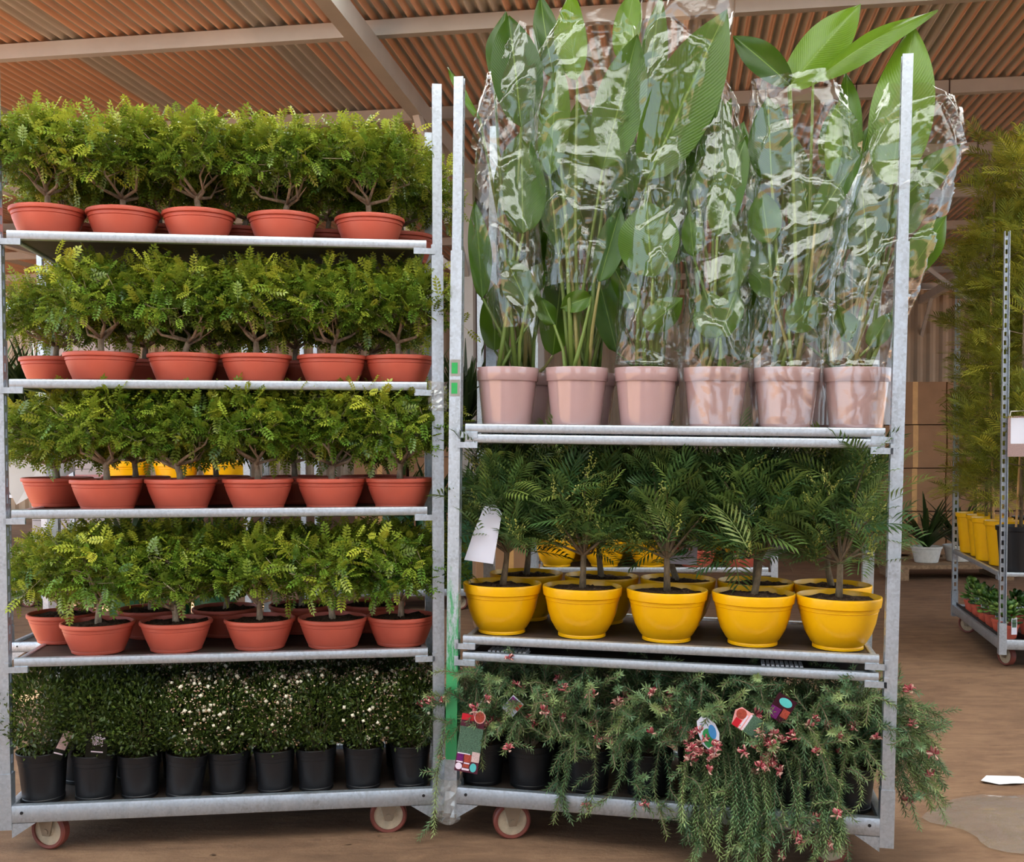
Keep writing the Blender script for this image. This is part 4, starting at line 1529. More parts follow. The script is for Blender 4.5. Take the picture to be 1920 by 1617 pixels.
def lettering(body, parent, x, z, size, mat, y=-0.0016):
    cu = bpy.data.curves.new('lettering', 'FONT')
    cu.body = body
    cu.size = size
    cu.align_x = 'CENTER'
    cu.align_y = 'CENTER'
    cu.materials.append(M[mat])
    o = bpy.data.objects.new('lettering', cu)
    COL.objects.link(o)
    o.parent = parent
    o.matrix_local = T(x, y, z) @ Matrix.Rotation(PI / 2, 4, 'X')
    me = bpy.data.meshes.new_from_object(o)
    q = bpy.data.objects.new('lettering', me)
    COL.objects.link(q)
    q.parent = parent
    q.matrix_local = o.matrix_local.copy()
    bpy.data.objects.remove(o)
    return q


def layer(t, name, mat, x0, x1, z0, z1, k=1):
    return MB().box(x0, x1, -0.0004 - 0.0004 * k, -0.0004, z0, z1).build(name, mat, t)


def tilt(ay=0.0, ax=0.0, az=0.0):
    return RZ(az) @ Matrix.Rotation(ax, 4, 'X') @ Matrix.Rotation(ay, 4, 'Y')


# big hang tag with red header
t = empty('hang_tag', CR @ T(0.072, -0.045, 0.360) @ tilt(0.13, 0.0, 0.05), 'long printed hang tag with red header, beside the green-painted post', 'tag', 'plant tags')
b = MB()
prism(b, [(-0.037, -0.098), (0.037, -0.098), (0.037, 0.085), (0.034, 0.096), (0.020, 0.102), (0.006, 0.096), (0.0, 0.088), (-0.032, 0.088), (-0.037, 0.082)], -0.0004, 0.0004)
b.build('card', 'dark_print', t)
layer(t, 'header', 'red_print', -0.036, 0.002, 0.066, 0.086)
layer(t, 'photo', 'photo_green', -0.037, 0.037, -0.040, 0.046)
layer(t, 'photo', 'photo_rose', 0.012, 0.037, -0.062, -0.030, 2)
disc(MB(), 0.020, 0.082, 0.0185, 0.0205, -0.0016, -0.0004).build('photo_frame', 'pink_print', t)
disc(MB(), 0.020, 0.082, 0.0145, 0.017, -0.0022, -0.0004).build('photo', 'coral_print', t)
lettering('Grevillea', t, -0.012, 0.062, 0.011, 'white_print', -0.0026)
lettering('Mount Tamboritha', t, -0.002, 0.0515, 0.0085, 'white_print', -0.0026)
layer(t, 'photo', 'purple_print', -0.034, -0.014, -0.064, -0.042, 2)
layer(t, 'photo', 'coral_print', -0.011, 0.011, -0.066, -0.042, 2)
layer(t, 'caption', 'white_print', -0.034, -0.014, -0.0695, -0.0655, 2)
layer(t, 'caption', 'white_print', -0.010, 0.008, -0.0715, -0.0675, 2)
layer(t, 'caption', 'white_print', -0.034, 0.006, -0.0415, -0.0385, 3)
disc(MB(), -0.025, -0.082, 0.0105, 0.0105, -0.0014, -0.0004).build('emblem', 'white_print', t)
layer(t, 'photo', 'coral_print', -0.012, 0.007, -0.083, -0.073, 2)
layer(t, 'caption', 'white_print', -0.014, 0.009, -0.092, -0.086, 2)
disc(MB(), 0.021, -0.080, 0.0105, 0.0140, -0.0014, -0.0004).build('emblem', 'teal_print', t)
MB().tube([(0.004, 0, 0.09), (0.012, 0.01, 0.12), (0.030, 0.03, 0.165)], [0.001, 0.001, 0.001], 5).build('string', 'white', t)
# leaf-shaped tag
t = empty('hang_tag', CR @ T(0.807, -0.075, 0.436) @ tilt(-0.28, 0.0, 0.1), 'white leaf-shaped tag with blue and green print among pink flowers', 'tag', 'plant tags')
pts = [(0.0, -0.062), (0.022, -0.034), (0.031, 0.0), (0.026, 0.030), (0.010, 0.052), (-0.008, 0.060), (-0.024, 0.050), (-0.030, 0.02), (-0.026, -0.02)]
prism(MB(), pts, -0.0004, 0.0004).build('card', 'tag_white', t)
disc(MB(), -0.004, -0.008, 0.017, 0.030, -0.0010, -0.0004).build('emblem', 'green_print', t)
disc(MB(), 0.012, 0.008, 0.011, 0.022, -0.0014, -0.0004).build('emblem', 'blue_print', t)
layer(t, 'caption', 'grey_print', -0.018, -0.010, 0.026, 0.040, 2)
# tilted card with round photo
t = empty('hang_tag', CR @ T(0.930, -0.06, 0.470) @ tilt(-1.02, 0.0, 0.0), 'tilted printed tag with round red photo and green foliage picture', 'tag', 'plant tags')
prism(MB(), [(-0.030, -0.050), (0.030, -0.050), (0.030, 0.052), (0.012, 0.064), (-0.030, 0.050)], -0.0004, 0.0004).build('card', 'pink_print', t)
layer(t, 'photo', 'photo_green', -0.030, 0.030, -0.050, 0.014)
layer(t, 'header', 'red_print', -0.030, -0.004, 0.030, 0.050)
layer(t, 'caption', 'white_print', -0.028, 0.018, 0.022, 0.028, 2)
layer(t, 'caption', 'white_print', -0.028, 0.026, 0.012, 0.018, 2)
disc(MB(), 0.012, 0.042, 0.0155, 0.0155, -0.0014, -0.0004).build('photo', 'coral_print', t)
# dark tag with turquoise oval
t = empty('hang_tag', CR @ T(1.018, -0.035, 0.522) @ tilt(0.5, 0.0, 0.0), 'dark tag with a turquoise oval and red print high among the needles', 'tag', 'plant tags')
layer(t, 'card', 'dark_print', -0.030, 0.030, -0.042, 0.036, 0)
disc(MB(), 0.002, 0.018, 0.020, 0.013, -0.0012, -0.0004).build('emblem', 'teal_print', t)
layer(t, 'photo', 'coral_print', 0.006, 0.028, -0.026, 0.0)
layer(t, 'photo', 'purple_print', -0.028, 0.002, -0.040, -0.006)
# small purple tag
t = empty('hang_tag', CR @ T(0.205, -0.03, 0.478) @ tilt(0.7, 0.0, 0.0), 'small purple printed tag half buried in needles near the green post', 'tag', 'plant tags')
layer(t, 'card', 'tag_white', -0.022, 0.022, -0.030, 0.026, 0)
layer(t, 'photo', 'purple_print', -0.020, 0.004, -0.004, 0.022)
layer(t, 'photo', 'coral_print', 0.006, 0.021, -0.004, 0.022)
# white cards on the acacias
t = empty('plant_card', CR @ T(0.095, 0.045, 1.005) @ tilt(0.16, 0.0, 0.0), 'blank white card hung on an acacia beside the green-painted post', 'card', 'white plant cards')
prism(MB(), [(-0.055, -0.095), (0.040, -0.090), (0.040, 0.075), (0.012, 0.100), (-0.020, 0.085), (-0.040, 0.0)], -0.0005, 0.0005).build('card', 'tag_white', t)
MB().tube([(0.012, 0, 0.09), (0.03, 0, 0.12), (0.045, 0.01, 0.165)], [0.0012, 0.0012, 0.0012], 5).build('string', 'white', t)
t = empty('plant_card', CR @ T(0.705, 0.265, 0.978) @ tilt(0.03, 0.0, 0.0), 'white card with a green and red emblem behind the middle acacia', 'card', 'white plant cards')
layer(t, 'card', 'tag_white', -0.052, 0.052, -0.074, 0.074, 0)
n = 18
ring = [(-0.012 + 0.030 * math.cos(PI * (1.0 + k / n)), -0.022 + 0.024 * math.sin(PI * (1.0 + k / n))) for k in range(n + 1)] + [(-0.012 + 0.020 * math.cos(PI * (2.0 - k / n)), -0.020 + 0.014 * math.sin(PI * (2.0 - k / n))) for k in range(n + 1)]
prism(MB(), ring, -0.0012, -0.0005).build('emblem', 'green_print', t)
prism(MB(), [(-0.018, -0.016), (-0.004, -0.020), (-0.008, -0.034), (-0.014, -0.036)], -0.0014, -0.0005).build('emblem', 'red_print', t)
layer(t, 'caption', 'grey_print', -0.010, 0.028, 0.016, 0.019, 1)
layer(t, 'caption', 'grey_print', -0.004, 0.024, 0.011, 0.013, 1)
layer(t, 'caption', 'pink_print', 0.020, 0.036, -0.026, -0.018, 1)
layer(t, 'caption', 'grey_print', 0.014, 0.042, -0.045, -0.042, 1)
t = empty('plant_card', CR @ T(0.972, 0.275, 1.015) @ tilt(-0.35, 0.0, 0.0), 'tilted white card behind the fourth acacia, partly hidden by leaves', 'card', 'white plant cards')
layer(t, 'card', 'tag_white', -0.048, 0.048, -0.080, 0.080, 0)
layer(t, 'caption', 'blue_print', -0.030, 0.030, 0.040, 0.062, 1)
layer(t, 'caption', 'grey_print', -0.030, 0.030, -0.03, -0.026, 1)
t = empty('plant_card', CR @ T(0.882, 0.285, 0.985) @ tilt(-0.1, 0.0, 0.0), 'dark fruit-photo card with yellow and turquoise spots behind an acacia trunk', 'card', 'plant tags')
layer(t, 'card', 'photo_dark', -0.050, 0.042, -0.060, 0.065, 0)
for (x, z) in ((-0.035, -0.012), (-0.022, -0.004), (-0.030, -0.026), (-0.018, -0.022)):
    disc(MB(), x, z, 0.010, 0.010, -0.0013, -0.0004).build('fruit_photo', 'yellow', t)
layer(t, 'photo', 'blue_print', -0.040, -0.026, 0.012, 0.034)
layer(t, 'photo', 'red_print', -0.012, 0.004, -0.044, -0.028)
layer(t, 'caption', 'white_print', -0.020, 0.000, -0.052, -0.046, 2)
disc(MB(), 0.010, -0.044, 0.011, 0.013, -0.0014, -0.0004).build('emblem', 'teal_print', t)
# myrtle tags
t = empty('plant_label', CL @ T(0.170, 0.020, 0.372) @ tilt(0.45, 0.15, 0.75), 'slanted plant label with a pale photo in the end black pot', 'label', 'myrtle labels')
layer(t, 'card', 'photo_dark', -0.020, 0.020, -0.055, 0.045, 0)
layer(t, 'photo', 'photo_rose', -0.016, 0.016, -0.022, 0.036)
layer(t, 'caption', 'white_print', -0.016, 0.016, -0.038, -0.034, 1)
t = empty('plant_label', CL @ T(0.268, 0.022, 0.368) @ tilt(0.12, 0.2, 0.0), 'plant label with a white flower photo in the second black pot', 'label', 'myrtle labels')
layer(t, 'card', 'photo_dark', -0.032, 0.032, -0.055, 0.040, 0)
b = MB()
rng = np.random.default_rng(8)
for k in range(16):
    a = 2 * PI * k / 16
    r = rng.uniform(0.014, 0.027)
    prism(b, [(0, 0.006), (r * math.cos(a - 0.12), 0.006 + r * math.sin(a - 0.12)), (r * math.cos(a + 0.12), 0.006 + r * math.sin(a + 0.12))], -0.0014, -0.0004)
b.build('flower_photo', 'white_print', t)
layer(t, 'caption', 'white_print', -0.016, 0.020, -0.034, -0.030, 1)

# ------------------------------------------------------------------ small things fixed to the trolleys
for z, lab in ((1.529, 'upper green and white sticker on the green-painted post'), (1.466, 'lower green and white sticker on the green-painted post')):
    t = empty('sticker', CR @ T(0, -0.0006, z), lab, 'sticker', 'stickers on the post')
    layer(t, 'backing', 'white', -0.016, 0.016, -0.026, 0.026, 0)
    layer(t, 'print', 'sticker_green', -0.011, 0.008, -0.018, 0.016, 1)
rng = np.random.default_rng(5)
V, F = [], []
for j in range(11):
    for k in range(16):
        a = 2 * PI * k / 16
        r = 0.030 + rng.normal(0, 0.0028)
        V.append((LEN + r * math.cos(a), 0.017 + r * math.sin(a), 1.40 + 0.0095 * j + rng.normal(0, 0.002)))
for j in range(10):
    for k in range(16):
        F.append((j * 16 + k, j * 16 + (k + 1) % 16, (j + 1) * 16 + (k + 1) % 16, (j + 1) * 16 + k))
tag(mesh_obj('packing_tape', V, F, 'tape'), 'crumpled clear tape wrapped round the bare post next to the green one', 'tape', mw=CL)
rng = np.random.default_rng(6)
V, F = [], []
for j in range(8):
    for k in range(16):
        a = 2 * PI * k / 16
        r = 0.036 + rng.normal(0, 0.004)
        V.append((-0.01 + r * math.cos(a), 0.012 + r * math.sin(a), 0.085 + 0.020 * j + rng.normal(0, 0.003)))
for j in range(7):
    for k in range(16):
        F.append((j * 16 + k, j * 16 + (k + 1) % 16, (j + 1) * 16 + (k + 1) % 16, (j + 1) * 16 + k))
tag(mesh_obj('packing_tape', V, F, 'tape'), 'crumpled clear tape at the foot of the green-painted post', 'tape', mw=CR)
# white paper
pts = [(-0.185, 1.263), (-0.069, 1.378), (0.06, 1.30), (0.06, 1.20), (-0.04, 1.139), (-0.14, 1.079), (-0.183, 1.17)]
b = MB()
c = (-0.06, 1.22)
V = [(c[0], 0.607, c[1])] + [(x, 0.603 + 0.012 * math.sin(9 * x + 5 * z), z) for x, z in pts]
V += [(x, y + 0.0012, z) for x, y, z in V]
n = len(pts)
F = [(0, 1 + k, 1 + (k + 1) % n) for k in range(n)] + [(n + 1, n + 2 + (k + 1) % n, n + 2 + k) for k in range(n)] + [(1 + k, n + 2 + k, n + 2 + (k + 1) % n, 1 + (k + 1) % n) for k in range(n)]
b.add(V, F)
tag(b.build('paper_sheet', 'paper'), 'large white paper sheet hanging at the outer rear post by the third shelf', 'paper', mw=CL)
for s, lab in ((0.11, 'flattened cardboard strip between the two close shelves, by the green post'), (0.96, 'flattened cardboard strip between the two close shelves, away from the green post')):
    b = MB()
    for k in range(9):
        b.box(s + k * 0.014, s + k * 0.014 + 0.009, 0.03, 0.10, ZR[2] + 0.006, ZR[2] + 0.016)
    b.box(s, s + 0.125, 0.03, 0.10, ZR[2] + 0.004, ZR[2] + 0.007)
    tag(b.build('cardboard_strip', 'paper'), lab, 'cardboard', 'strips between the shelves', CR)

# ------------------------------------------------------------------ trolley with tall mimosas
CB = cart_matrix(3.203, 5.735, 1.3666, 0.0)
trolley(CB, 'trolley with slotted posts holding tall feathery mimosas and succulents', 0.165, 'further plant trolleys')
shelf(CB, 0.552, 'shelf under the yellow and black pots of tall mimosas', 'shelves of further trolleys')
for v in range(3):
    rng = np.random.default_rng(80 + v)
    tf_ = []
    for i in range(36):
        hh = 0.15 + 2.05 * (i + rng.uniform(0, 1)) / 36
        a = rng.uniform(0, 6.28)
        r = (0.26 if hh < 1.3 else 0.20) * rng.uniform(0.25, 1.0) * (1.15 - 0.40 * hh / 2.2)
        tf_.append((math.cos(a) * r, math.sin(a) * r, hh, 12, 0.10))
    acacia('mimosa%d' % v, 20 + v, 2.0, tf_, 10, 0, 'mimosa_leaf', (0.10, 0.16), 0.55, 0.008)
MIM = [(0.16, 0.42, 0, 'black', 'nearest black pot'), (0.46, 0.43, 1, 'yellow', 'yellow pot next to the black one'), (0.72, 0.45, 2, 'yellow', 'middle yellow pot of the row'), (0.97, 0.43, 0, 'yellow', 'fourth pot of the row'), (1.20, 0.45, 1, 'yellow', 'yellow pot at the far trolley end'), (0.14, 0.14, 2, 'black', 'black pot by the frame edge'), (0.50, 0.15, 1, 'black', 'black pot of the inner row'), (0.95, 0.15, 0, 'black', 'far black pot of the inner row')]
for i, (s, d, v, c, w) in enumerate(MIM):
    t = empty('potted_mimosa', CB @ T(s, d, 0.556) @ RZ(i * 1.3), 'tall feathery mimosa in the %s on the slotted-post trolley' % w, 'potted tree', 'tall mimosas')
    PR.use('pot_tall_' + c, 'pot', t)
    PR.use('soil_tall', 'soil', t, T(0, 0, 0.235))
    sc = [1.0, 0.86, 1.02, 0.92, 0.8, 1.05, 0.95, 1.1][i]
    PR.use('mimosa%d_wood' % v, 'trunk', t, T(0, 0, 0.24) @ Matrix.Diagonal((1, 1, sc, 1)))
    PR.use('mimosa%d_leaf' % v, 'foliage', t, T(0, 0, 0.24) @ Matrix.Diagonal((1, 1, sc, 1)), 'stuff')
    if i in (0, 2, 3):
        MB().tube([(0.03, 0.02, 0.2), (0.02, -0.01, 1.0), (0.0, -0.02, 1.62)], [0.007, 0.0065, 0.006], 8).build('cane', 'bamboo', t, True)


def jade(key, seed):
    rng = np.random.default_rng(seed)
    n = 34
    tv = np.array([(0, -0.10, 0), (0.5, -0.34, 0.05), (0.85, -0.28, 0.04), (1, 0, 0), (0.85, 0.28, 0.04), (0.5, 0.34, 0.05), (0, 0.10, 0), (0.55, 0, 0.16), (0.55, 0, -0.10)], float)
    tf = np.array([(0, 1, 7), (1, 2, 7), (2, 3, 7), (3, 4, 7), (4, 5, 7), (5, 6, 7), (6, 0, 7), (1, 0, 8), (2, 1, 8), (3, 2, 8), (4, 3, 8), (5, 4, 8), (6, 5, 8), (0, 6, 8)])
    a = np.arange(n) * 2.4
    el = np.linspace(0.0, 1.3, n)
    D = np.stack([np.cos(a) * np.cos(el), np.sin(a) * np.cos(el), np.sin(el)], axis=1)
    O = np.stack([np.cos(a) * 0.012, np.sin(a) * 0.012, 0.015 + 0.075 * np.linspace(0, 1, n)], axis=1) + rng.normal(0, 0.006, (n, 3))
    V1, F1 = scatter(tv, tf, O, frames(D, rng, roll=0.3), rng.uniform(0.035, 0.052, n))
    PR.put(key, mesh_obj('leaves', V1, F1, 'succulent', smooth=True, tint=tints(n, len(tv), rng, rng.uniform(-0.3, 0.6, n), (0, 1))))


jade('jade0', 3)
jade('jade1', 4)
JP = [(0.10, 0.49), (0.29, 0.49), (0.48, 0.49), (0.67, 0.49), (0.86, 0.49), (1.06, 0.49), (0.07, 0.34), (0.07, 0.19), (0.07, 0.06), (0.29, 0.34), (0.55, 0.34)]
tag(MB().box(0.03, 1.28, 0.42, 0.545, 0.178, 0.184).box(0.03, 1.28, 0.42, 0.424, 0.178, 0.21).box(0.03, 1.28, 0.541, 0.545, 0.178, 0.21).build('nursery_tray', 'black'), 'black plastic tray under the row of small succulents', 'tray', mw=CB)
for i, (s, d) in enumerate(JP):
    t = empty('potted_succulent', CB @ T(s, d, 0.185 if i < 6 else 0.178) @ RZ(i * 0.9), 'fleshy succulent in small terracotta pot, %s' % (('%s along the aisle side of the slotted-post trolley' % ORD[i]) if i < 6 else ('%s of the inner pots on the slotted-post trolley base' % ORD[i - 6])), 'succulent', 'potted succulents')
    PR.use('pot_small_terra', 'pot', t)
    PR.use('soil_small', 'soil', t, T(0, 0, 0.066))
    PR.use('jade%d' % (i % 2), 'leaves', t, T(0, 0, 0.068) @ Matrix.Diagonal((1.25, 1.25, 1.2, 1)), 'stuff')
    if i < 6:
        q = MB().box(-0.016, 0.016, -0.0006, 0.0006, 0.03, 0.125).build('label_stake', 'tag_white', t)
        q.matrix_local = RZ(-i * 0.9 - 1.3) @ T(0, -0.055, 0.0)
        MB().box(-0.012, 0.012, -0.0012, -0.0006, 0.07, 0.115).build('photo', 'photo_green', q)
t = empty('label_holder', T(2.735, 5.76, 1.325) @ RZ(-0.2), 'translucent plastic label pocket hooked on the slotted post', 'label', 'labels on the slotted post')
layer(t, 'pocket', 'photo_rose', -0.085, 0.085, -0.12, 0.10, 0)
layer(t, 'insert', 'tag_white', -0.070, 0.030, -0.05, 0.09, 1)
MB().tube([(-0.075, 0, 0.10), (-0.07, 0, 0.125), (0.05, 0, 0.13), (0.06, 0.04, 0.12)], [0.004] * 4, 6).build('hook', 'white', t)
t = empty('label_holder', T(2.80, 5.80, 1.97) @ RZ(-0.2), 'round white label with a red mark high on the slotted post', 'label', 'labels on the slotted post')
disc(MB(), 0, 0, 0.05, 0.055, -0.0008, 0.0).build('card', 'tag_white', t)
disc(MB(), -0.005, 0.0, 0.018, 0.012, -0.0016, -0.0008).build('emblem', 'red_print', t)


# ------------------------------------------------------------------ things further back
def palm(key, seed, h=0.75, n=70, spread=0.5):
    rng = np.random.default_rng(seed)
    V, F = [], []
    for i in range(n):
        a = rng.uniform(0, 6.28)
        el = rng.uniform(0.75, 1.5)
        L = h * rng.uniform(0.6, 1.05)
        d = Vector((math.cos(a) * math.cos(el), math.sin(a) * math.cos(el), math.sin(el)))
        s = d.cross(Vector((0, 0, 1))).normalized()
        w = rng.uniform(0.012, 0.022)
        b = len(V)
        for k in range(6):
            u = k / 5
            p = d * (L * u) + Vector((math.cos(a), math.sin(a), -0.6)) * (spread * 0.25 * h * u * u)
            ww = w * math.sin(PI * (0.12 + 0.86 * u)) + 0.001
            V += [tuple(p + s * ww), tuple(p - s * ww)]
        for k in range(5):
            F.append((b + 2 * k, b + 2 * k + 1, b + 2 * k + 3, b + 2 * k + 2))
    F = np.array(F)
    t = np.zeros((len(V), 3), dtype=np.float32)
    t[:, 1] = np.repeat(rng.uniform(0, 1, n), 12)
    PR.put(key, mesh_obj('fronds', V, F, 'palm_leaf', tint=t))


palm('palm0', 11)
palm('palm1', 12, 0.6, 60, 0.9)


def put_palm(mw, v, label, group='palms in black pots', sc=1.0):
    t = empty('potted_palm', mw, label, 'potted plant', group)
    PR.use('pot_black', 'pot', t, Matrix.Diagonal((1.35, 1.35, 1.1, 1)))
    PR.use('palm%d' % v, 'fronds', t, T(0, 0, 0.13) @ Matrix.Diagonal((sc, sc, sc, 1)), 'stuff')


C4 = cart_matrix(-5.0, 8.2, 0.02, 0)
trolley(C4, 'distant trolley of dark palms near the white wrapped stack', 0.165, 'further plant trolleys')
shelf(C4, 1.40, 'shelf under the dark palms on the distant trolley', 'shelves of further trolleys')
for i, s in enumerate((0.85, 1.03, 1.21)):
    put_palm(C4 @ T(s, 0.14, 1.404), i % 2, 'dark narrow-leaved palm in black pot, %s from the inner end of the distant trolley' % ORD[2 - i])
C2 = cart_matrix(-2.85, 5.9, 0.04, 0)
trolley(C2, 'trolley of yellow bowl pots standing behind the red bowl pots', 0.165, 'further plant trolleys')
shelf(C2, 1.03, 'shelf of yellow bowl pots seen behind the red bowl pots', 'shelves of further trolleys')
for i, s in enumerate((0.62, 0.90, 1.17)):
    put_acacia(C2 @ T(s, 0.15, 1.034), i, 'acacia in yellow pot glimpsed behind the third red-bowl shelf, %s from the aisle' % ORD[2 - i], i * 1.0, 'pot_yellow', 'acacias on the rear trolleys')


def bundle(mw, label, h, r, seed):
    rng = np.random.default_rng(seed)
    n = 18
    V, F = [], []
    prof = [(0.75, 0.0), (0.85, 0.15), (1.0, 0.4), (0.9, 0.7), (0.7, 0.92), (0.4, 1.0)]
    for rr, z in prof:
        for k in range(n):
            a = 2 * PI * k / n
            q = r * rr * (1 + 0.10 * (k % 2) + rng.normal(0, 0.05))
            V.append((q * math.cos(a), q * math.sin(a), h * z))
    for j in range(len(prof) - 1):
        for k in range(n):
            F.append((j * n + k, j * n + (k + 1) % n, (j + 1) * n + (k + 1) % n, (j + 1) * n + k))
    F.append(tuple(range((len(prof) - 1) * n, len(prof) * n)))
    t = empty('wrapped_plant', mw, label, 'wrapped plant', 'plants wrapped in green net')
    mesh_obj('net', V, F, 'green_net', t, smooth=True)
    PR.use('palm1', 'fronds', t, T(0, 0, h * 0.55), 'stuff')


for i, s in enumerate((0.62, 0.86, 1.10)):
    bundle(C2 @ T(s, 0.16, 0.178), 'plant in green net on the rear trolley base, %s from the aisle' % ORD[2 - i], 0.62, 0.11, i)
C3 = cart_matrix(0.08, 5.9, -0.04, 0)
trolley(C3, 'trolley of yellow and red pots standing behind the acacias', 0.165, 'further plant trolleys')
shelf(C3, 0.585, 'shelf of yellow and red pots behind the acacias', 'shelves of further trolleys')
for i, s in enumerate((0.13, 0.40, 0.66)):
    put_acacia(C3 @ T(s, 0.15, 0.589), (i + 2) % 5, 'acacia in yellow pot on the trolley behind, %s from its brown column end' % ORD[i], i, 'pot_yellow', 'acacias on the rear trolleys')
for i, s in enumerate((0.92, 1.17)):
    put_acacia(C3 @ T(s, 0.15, 0.589), (i + 1) % 5, 'acacia in red pot on the trolley behind, %s from its box end' % ORD[1 - i], 2 + i, 'pot_bowl', 'acacias on the rear trolleys')
for i, s in enumerate((0.2, 0.5, 0.8, 1.1)):
    put_acacia(C3 @ T(s, 0.42, 0.589), (i + 3) % 5, 'acacia in yellow pot, back row of the trolley behind, %s from the brown column' % ORD[i], 3 + i, 'pot_yellow', 'acacias on the rear trolleys')
C5 = cart_matrix(-1.62, 8.0, 0.0, 0)
trolley(C5, 'distant trolley of arching palms seen between the two front trolleys', 0.165, 'further plant trolleys')
shelf(C5, 1.30, 'shelf under the arching palms on the distant trolley', 'shelves of further trolleys')
for i, s in enumerate((0.55, 0.78, 1.0, 1.22)):
    put_palm(C5 @ T(s, 0.15, 1.304), 1 - i % 2, 'arching palm in black pot between the front trolleys, %s from the brown column' % ORD[3 - i], 'palms in black pots', 0.95)
for i, s in enumerate((0.7, 0.95, 1.2)):
    bundle(C5 @ T(s, 0.16, 0.178), 'plant in green net on the distant palm trolley, %s from the brown column' % ORD[2 - i], 0.85, 0.12, 10 + i)


def box(mw, w, d, h, label, group, mat='card'):
    t = empty('cardboard_box', mw, label, 'box', group)
    b = MB().rbar(2, 0, h - 0.004, (0, 0), w, d, 0.006)
    b.build('carton', mat, t)
    for s in (-1, 1):
        MB().box(-w / 2, w / 2, min(0.004 * s, s * d / 2), max(0.004 * s, s * d / 2), h - 0.004, h).build('flap', mat, t)
    MB().box(-0.025, 0.025, -d / 2 - 0.001, d / 2 + 0.001, h * 0.0 + 0.002, h + 0.001).build('tape', 'bamboo', t)


k = 0
for j in range(3):
    for i in range(2):
        box(T(-1.32 + 0.52 * i, 10.4 + 0.03 * j, FLOOR + 0.14 + 0.5 * j) @ RZ(0.05 * (i - j)), 0.50, 0.45, 0.49, 'brown box of the stack behind the red bowl pots, %s layer, %s column' % (['bottom', 'middle', 'top'][j], ['outer', 'inner'][i]), 'boxes behind the red bowl pots')


def pallet(mw, label, w=1.2, d=0.9):
    t = empty('pallet', mw, label, 'pallet', 'wooden pallets')
    for i in range(7):
        x = -w / 2 + 0.05 + i * (w - 0.1) / 6
        MB().box(x - 0.05, x + 0.05, -d / 2, d / 2, 0.118, 0.14).build('plank', 'plank', t)
    for y in (-d / 2 + 0.05, 0, d / 2 - 0.05):
        MB().box(-w / 2, w / 2, y - 0.045, y + 0.045, 0.0, 0.118).build('bearer', 'plank', t)


M['plank'] = wood_mat('weathered plank', (110, 84, 62), (158, 128, 98), 0.8, (14, 2, 14))
pallet(T(-1.06, 10.4, FLOOR), 'wooden pallet under the brown boxes behind the red bowl pots')
pallet(T(4.55, 10.9, FLOOR) @ RZ(-0.05), 'wooden pallet under the brown boxes beside the mimosa trolley', 1.9, 0.9)
for j in range(4):
    for i in range(3):
        box(T(3.95 + 0.62 * i, 10.9 + 0.02 * (j % 2), FLOOR + 0.14 + 0.43 * j) @ RZ(-0.05), 0.60, 0.70, 0.42, 'brown box of the stack beside the mimosas, %s layer, %s column' % (['bottom', 'second', 'third', 'top'][j], ['aisle', 'middle', 'wall'][i]), 'boxes beside the mimosas')
box(T(-0.08, 7.3, FLOOR) @ RZ(0.1), 0.46, 0.40, 0.62, 'single brown box on the floor behind the yellow pots', 'boxes on the floor')
for i, (x, y) in enumerate(((3.78, 9.85), (4.12, 9.95))):
    t = empty('white_planter', T(x, y, FLOOR + 0.14), 'white planter on a low plank, %s' % ['nearer the end post', 'nearer the mimosa trolley'][i], 'planter', 'white planters')
    PR.use('pot_white', 'pot', t, Matrix.Diagonal((0.8, 0.8, 1, 1)))
    PR.use('palm1', 'fronds', t, T(0, 0, 0.12), 'stuff')
tag(MB().box(3.4, 4.6, 9.6, 10.15, FLOOR + 0.105, FLOOR + 0.14).box(3.45, 3.53, 9.6, 10.15, FLOOR, FLOOR + 0.105).box(4.4, 4.48, 9.6, 10.15, FLOOR, FLOOR + 0.105).build('low_bench', 'plank'), 'low plank bench carrying two white planters', 'bench')
# white wrapped stack
t = empty('wrapped_stack', T(-5.02, 12.3, FLOOR) @ RZ(0.1), 'tall stack wrapped in white film beyond the dark palms', 'pallet load')
b = MB()
for i in range(9):
    MB().rbar(2, 0.14 + 0.285 * i, 0.14 + 0.285 * i + 0.28, (0.004 * (i % 3), 0), 0.92 + 0.012 * (i % 2), 0.8, 0.03).build('wrapped_carton', 'wrap_white', t, True)
for z in (0.9, 1.6, 2.1):
    MB().box(-0.2, 0.35, -0.408, -0.40, z, z + 0.03).build('printed_band', 'pink_print', t)
for x in (-0.38, 0.0, 0.38):
    MB().box(x - 0.06, x + 0.06, -0.4, 0.4, 0, 0.14).build('bearer', 'plank', t)
MB().box(-0.055, 0.055, -0.055, 0.055, FLOOR - ROOF_Z, -0.0).build('column', 'brown_steel', ceil).matrix_local = AZ.inverted() @ T(-0.36, 10.2, 0)

# ------------------------------------------------------------------ litter and loose film on the floor
rng = np.random.default_rng(15)
n = 260
O = np.stack([rng.uniform(-3.2, 3.2, n), rng.uniform(2.2, 7.5, n), np.zeros(n)], axis=1)
for k in range(n):
    O[k, 2] = floor_z(O[k, 0], O[k, 1]) + 0.0025
a = rng.uniform(0, 6.28, n)
D = np.stack([np.cos(a), np.sin(a), rng.normal(0, 0.06, n)], axis=1)
tv = np.array([(0, 0, 0), (0.5, -0.22, 0.06), (1, 0, 0), (0.5, 0.22, 0.06)], float)
V1, F1 = scatter(tv, np.array([(0, 1, 2, 3)]), O, frames(D, rng), rng.uniform(0.006, 0.03, n))
M['litter'] = leaf_mat('dry litter', (70, 50, 38), (150, 116, 84), (226, 210, 190), 0.0, 0.8)
o = mesh_obj('litter', V1, F1, 'litter', tint=tints(n, 4, rng, np.where(rng.uniform(0, 1, n) > 0.9, 0.9, 0), (0, 1)))
o['kind'] = 'stuff'
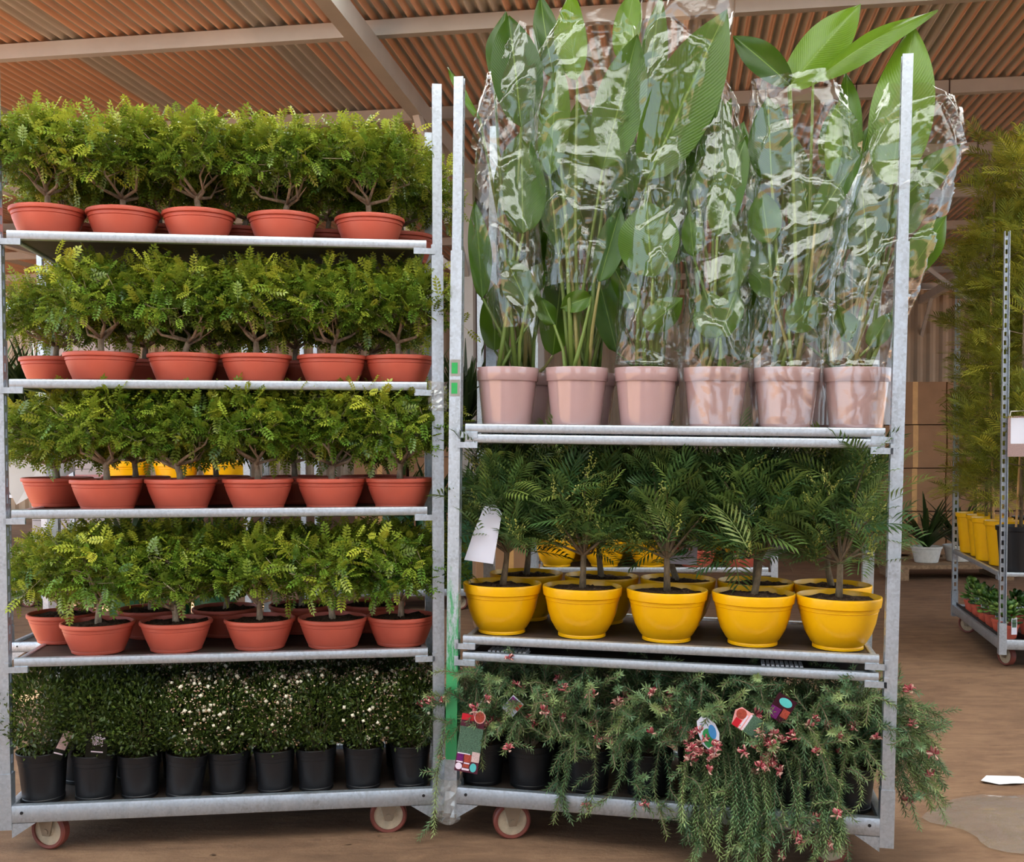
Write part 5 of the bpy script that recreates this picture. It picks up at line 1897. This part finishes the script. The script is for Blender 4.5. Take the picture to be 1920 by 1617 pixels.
o['label'] = 'scattered dry leaf scraps on the dirt floor'
o['category'] = 'litter'
V, F = [], []
nr, na = 14, 48
cx_, cy_ = 1.86, 3.50
V.append((cx_, cy_, floor_z(cx_, cy_) + 0.08))
for j in range(1, nr + 1):
    for k in range(na):
        a = 2 * PI * k / na
        q = j / nr
        rr = 1 + 0.10 * math.sin(3 * a + 1.0) + 0.07 * math.sin(7 * a) + 0.05 * math.sin(2 * a + 2.0)
        x = cx_ + 0.46 * q * rr * math.cos(a) + rng.normal(0, 0.003)
        y = cy_ + 0.30 * q * rr * math.sin(a) + rng.normal(0, 0.003)
        h = 0.005 + (1 - q ** 2) * max(0.0, 0.03 + 0.16 * (x - 1.55) * (0.55 + 0.45 * math.sin(14 * x + 9 * y))) + abs(rng.normal(0, 0.003))
        V.append((x, y, floor_z(x, y) + h))
for k in range(na):
    F.append((0, 1 + k, 1 + (k + 1) % na))
for j in range(nr - 1):
    for k in range(na):
        F.append((1 + j * na + k, 1 + (j + 1) * na + k, 1 + (j + 1) * na + (k + 1) % na, 1 + j * na + (k + 1) % na))
tag(mesh_obj('plastic_film', V, F, 'film_floor', smooth=True), 'loose clear plastic film lying crumpled on the dirt floor', 'plastic film')
b = MB()
V = [(1.83 + 0.09 * math.cos(2 * PI * k / 9) * (1 + 0.2 * math.sin(3 * k)), 3.98 + 0.05 * math.sin(2 * PI * k / 9), floor_z(1.83, 3.98) + 0.004 + 0.006 * (k % 2)) for k in range(9)]
b.add(V + [(x, y, z + 0.0015) for x, y, z in V], [tuple(range(9))[::-1], tuple(range(9, 18))] + [(k, (k + 1) % 9, 9 + (k + 1) % 9, 9 + k) for k in range(9)])
tag(b.build('paper_scrap', 'paper'), 'torn white scrap on the floor beyond the loose film', 'paper')
tag(MB().tube([(-0.98, 2.88, FLOOR + 0.004), (-0.92, 2.93, FLOOR + 0.008), (-0.86, 2.95, FLOOR + 0.006), (-0.80, 3.0, FLOOR + 0.005)], [0.003, 0.003, 0.0025, 0.002], 6).build('dry_twig', 'bark'), 'pale dry twig on the floor in front of the bare-post trolley', 'twig')
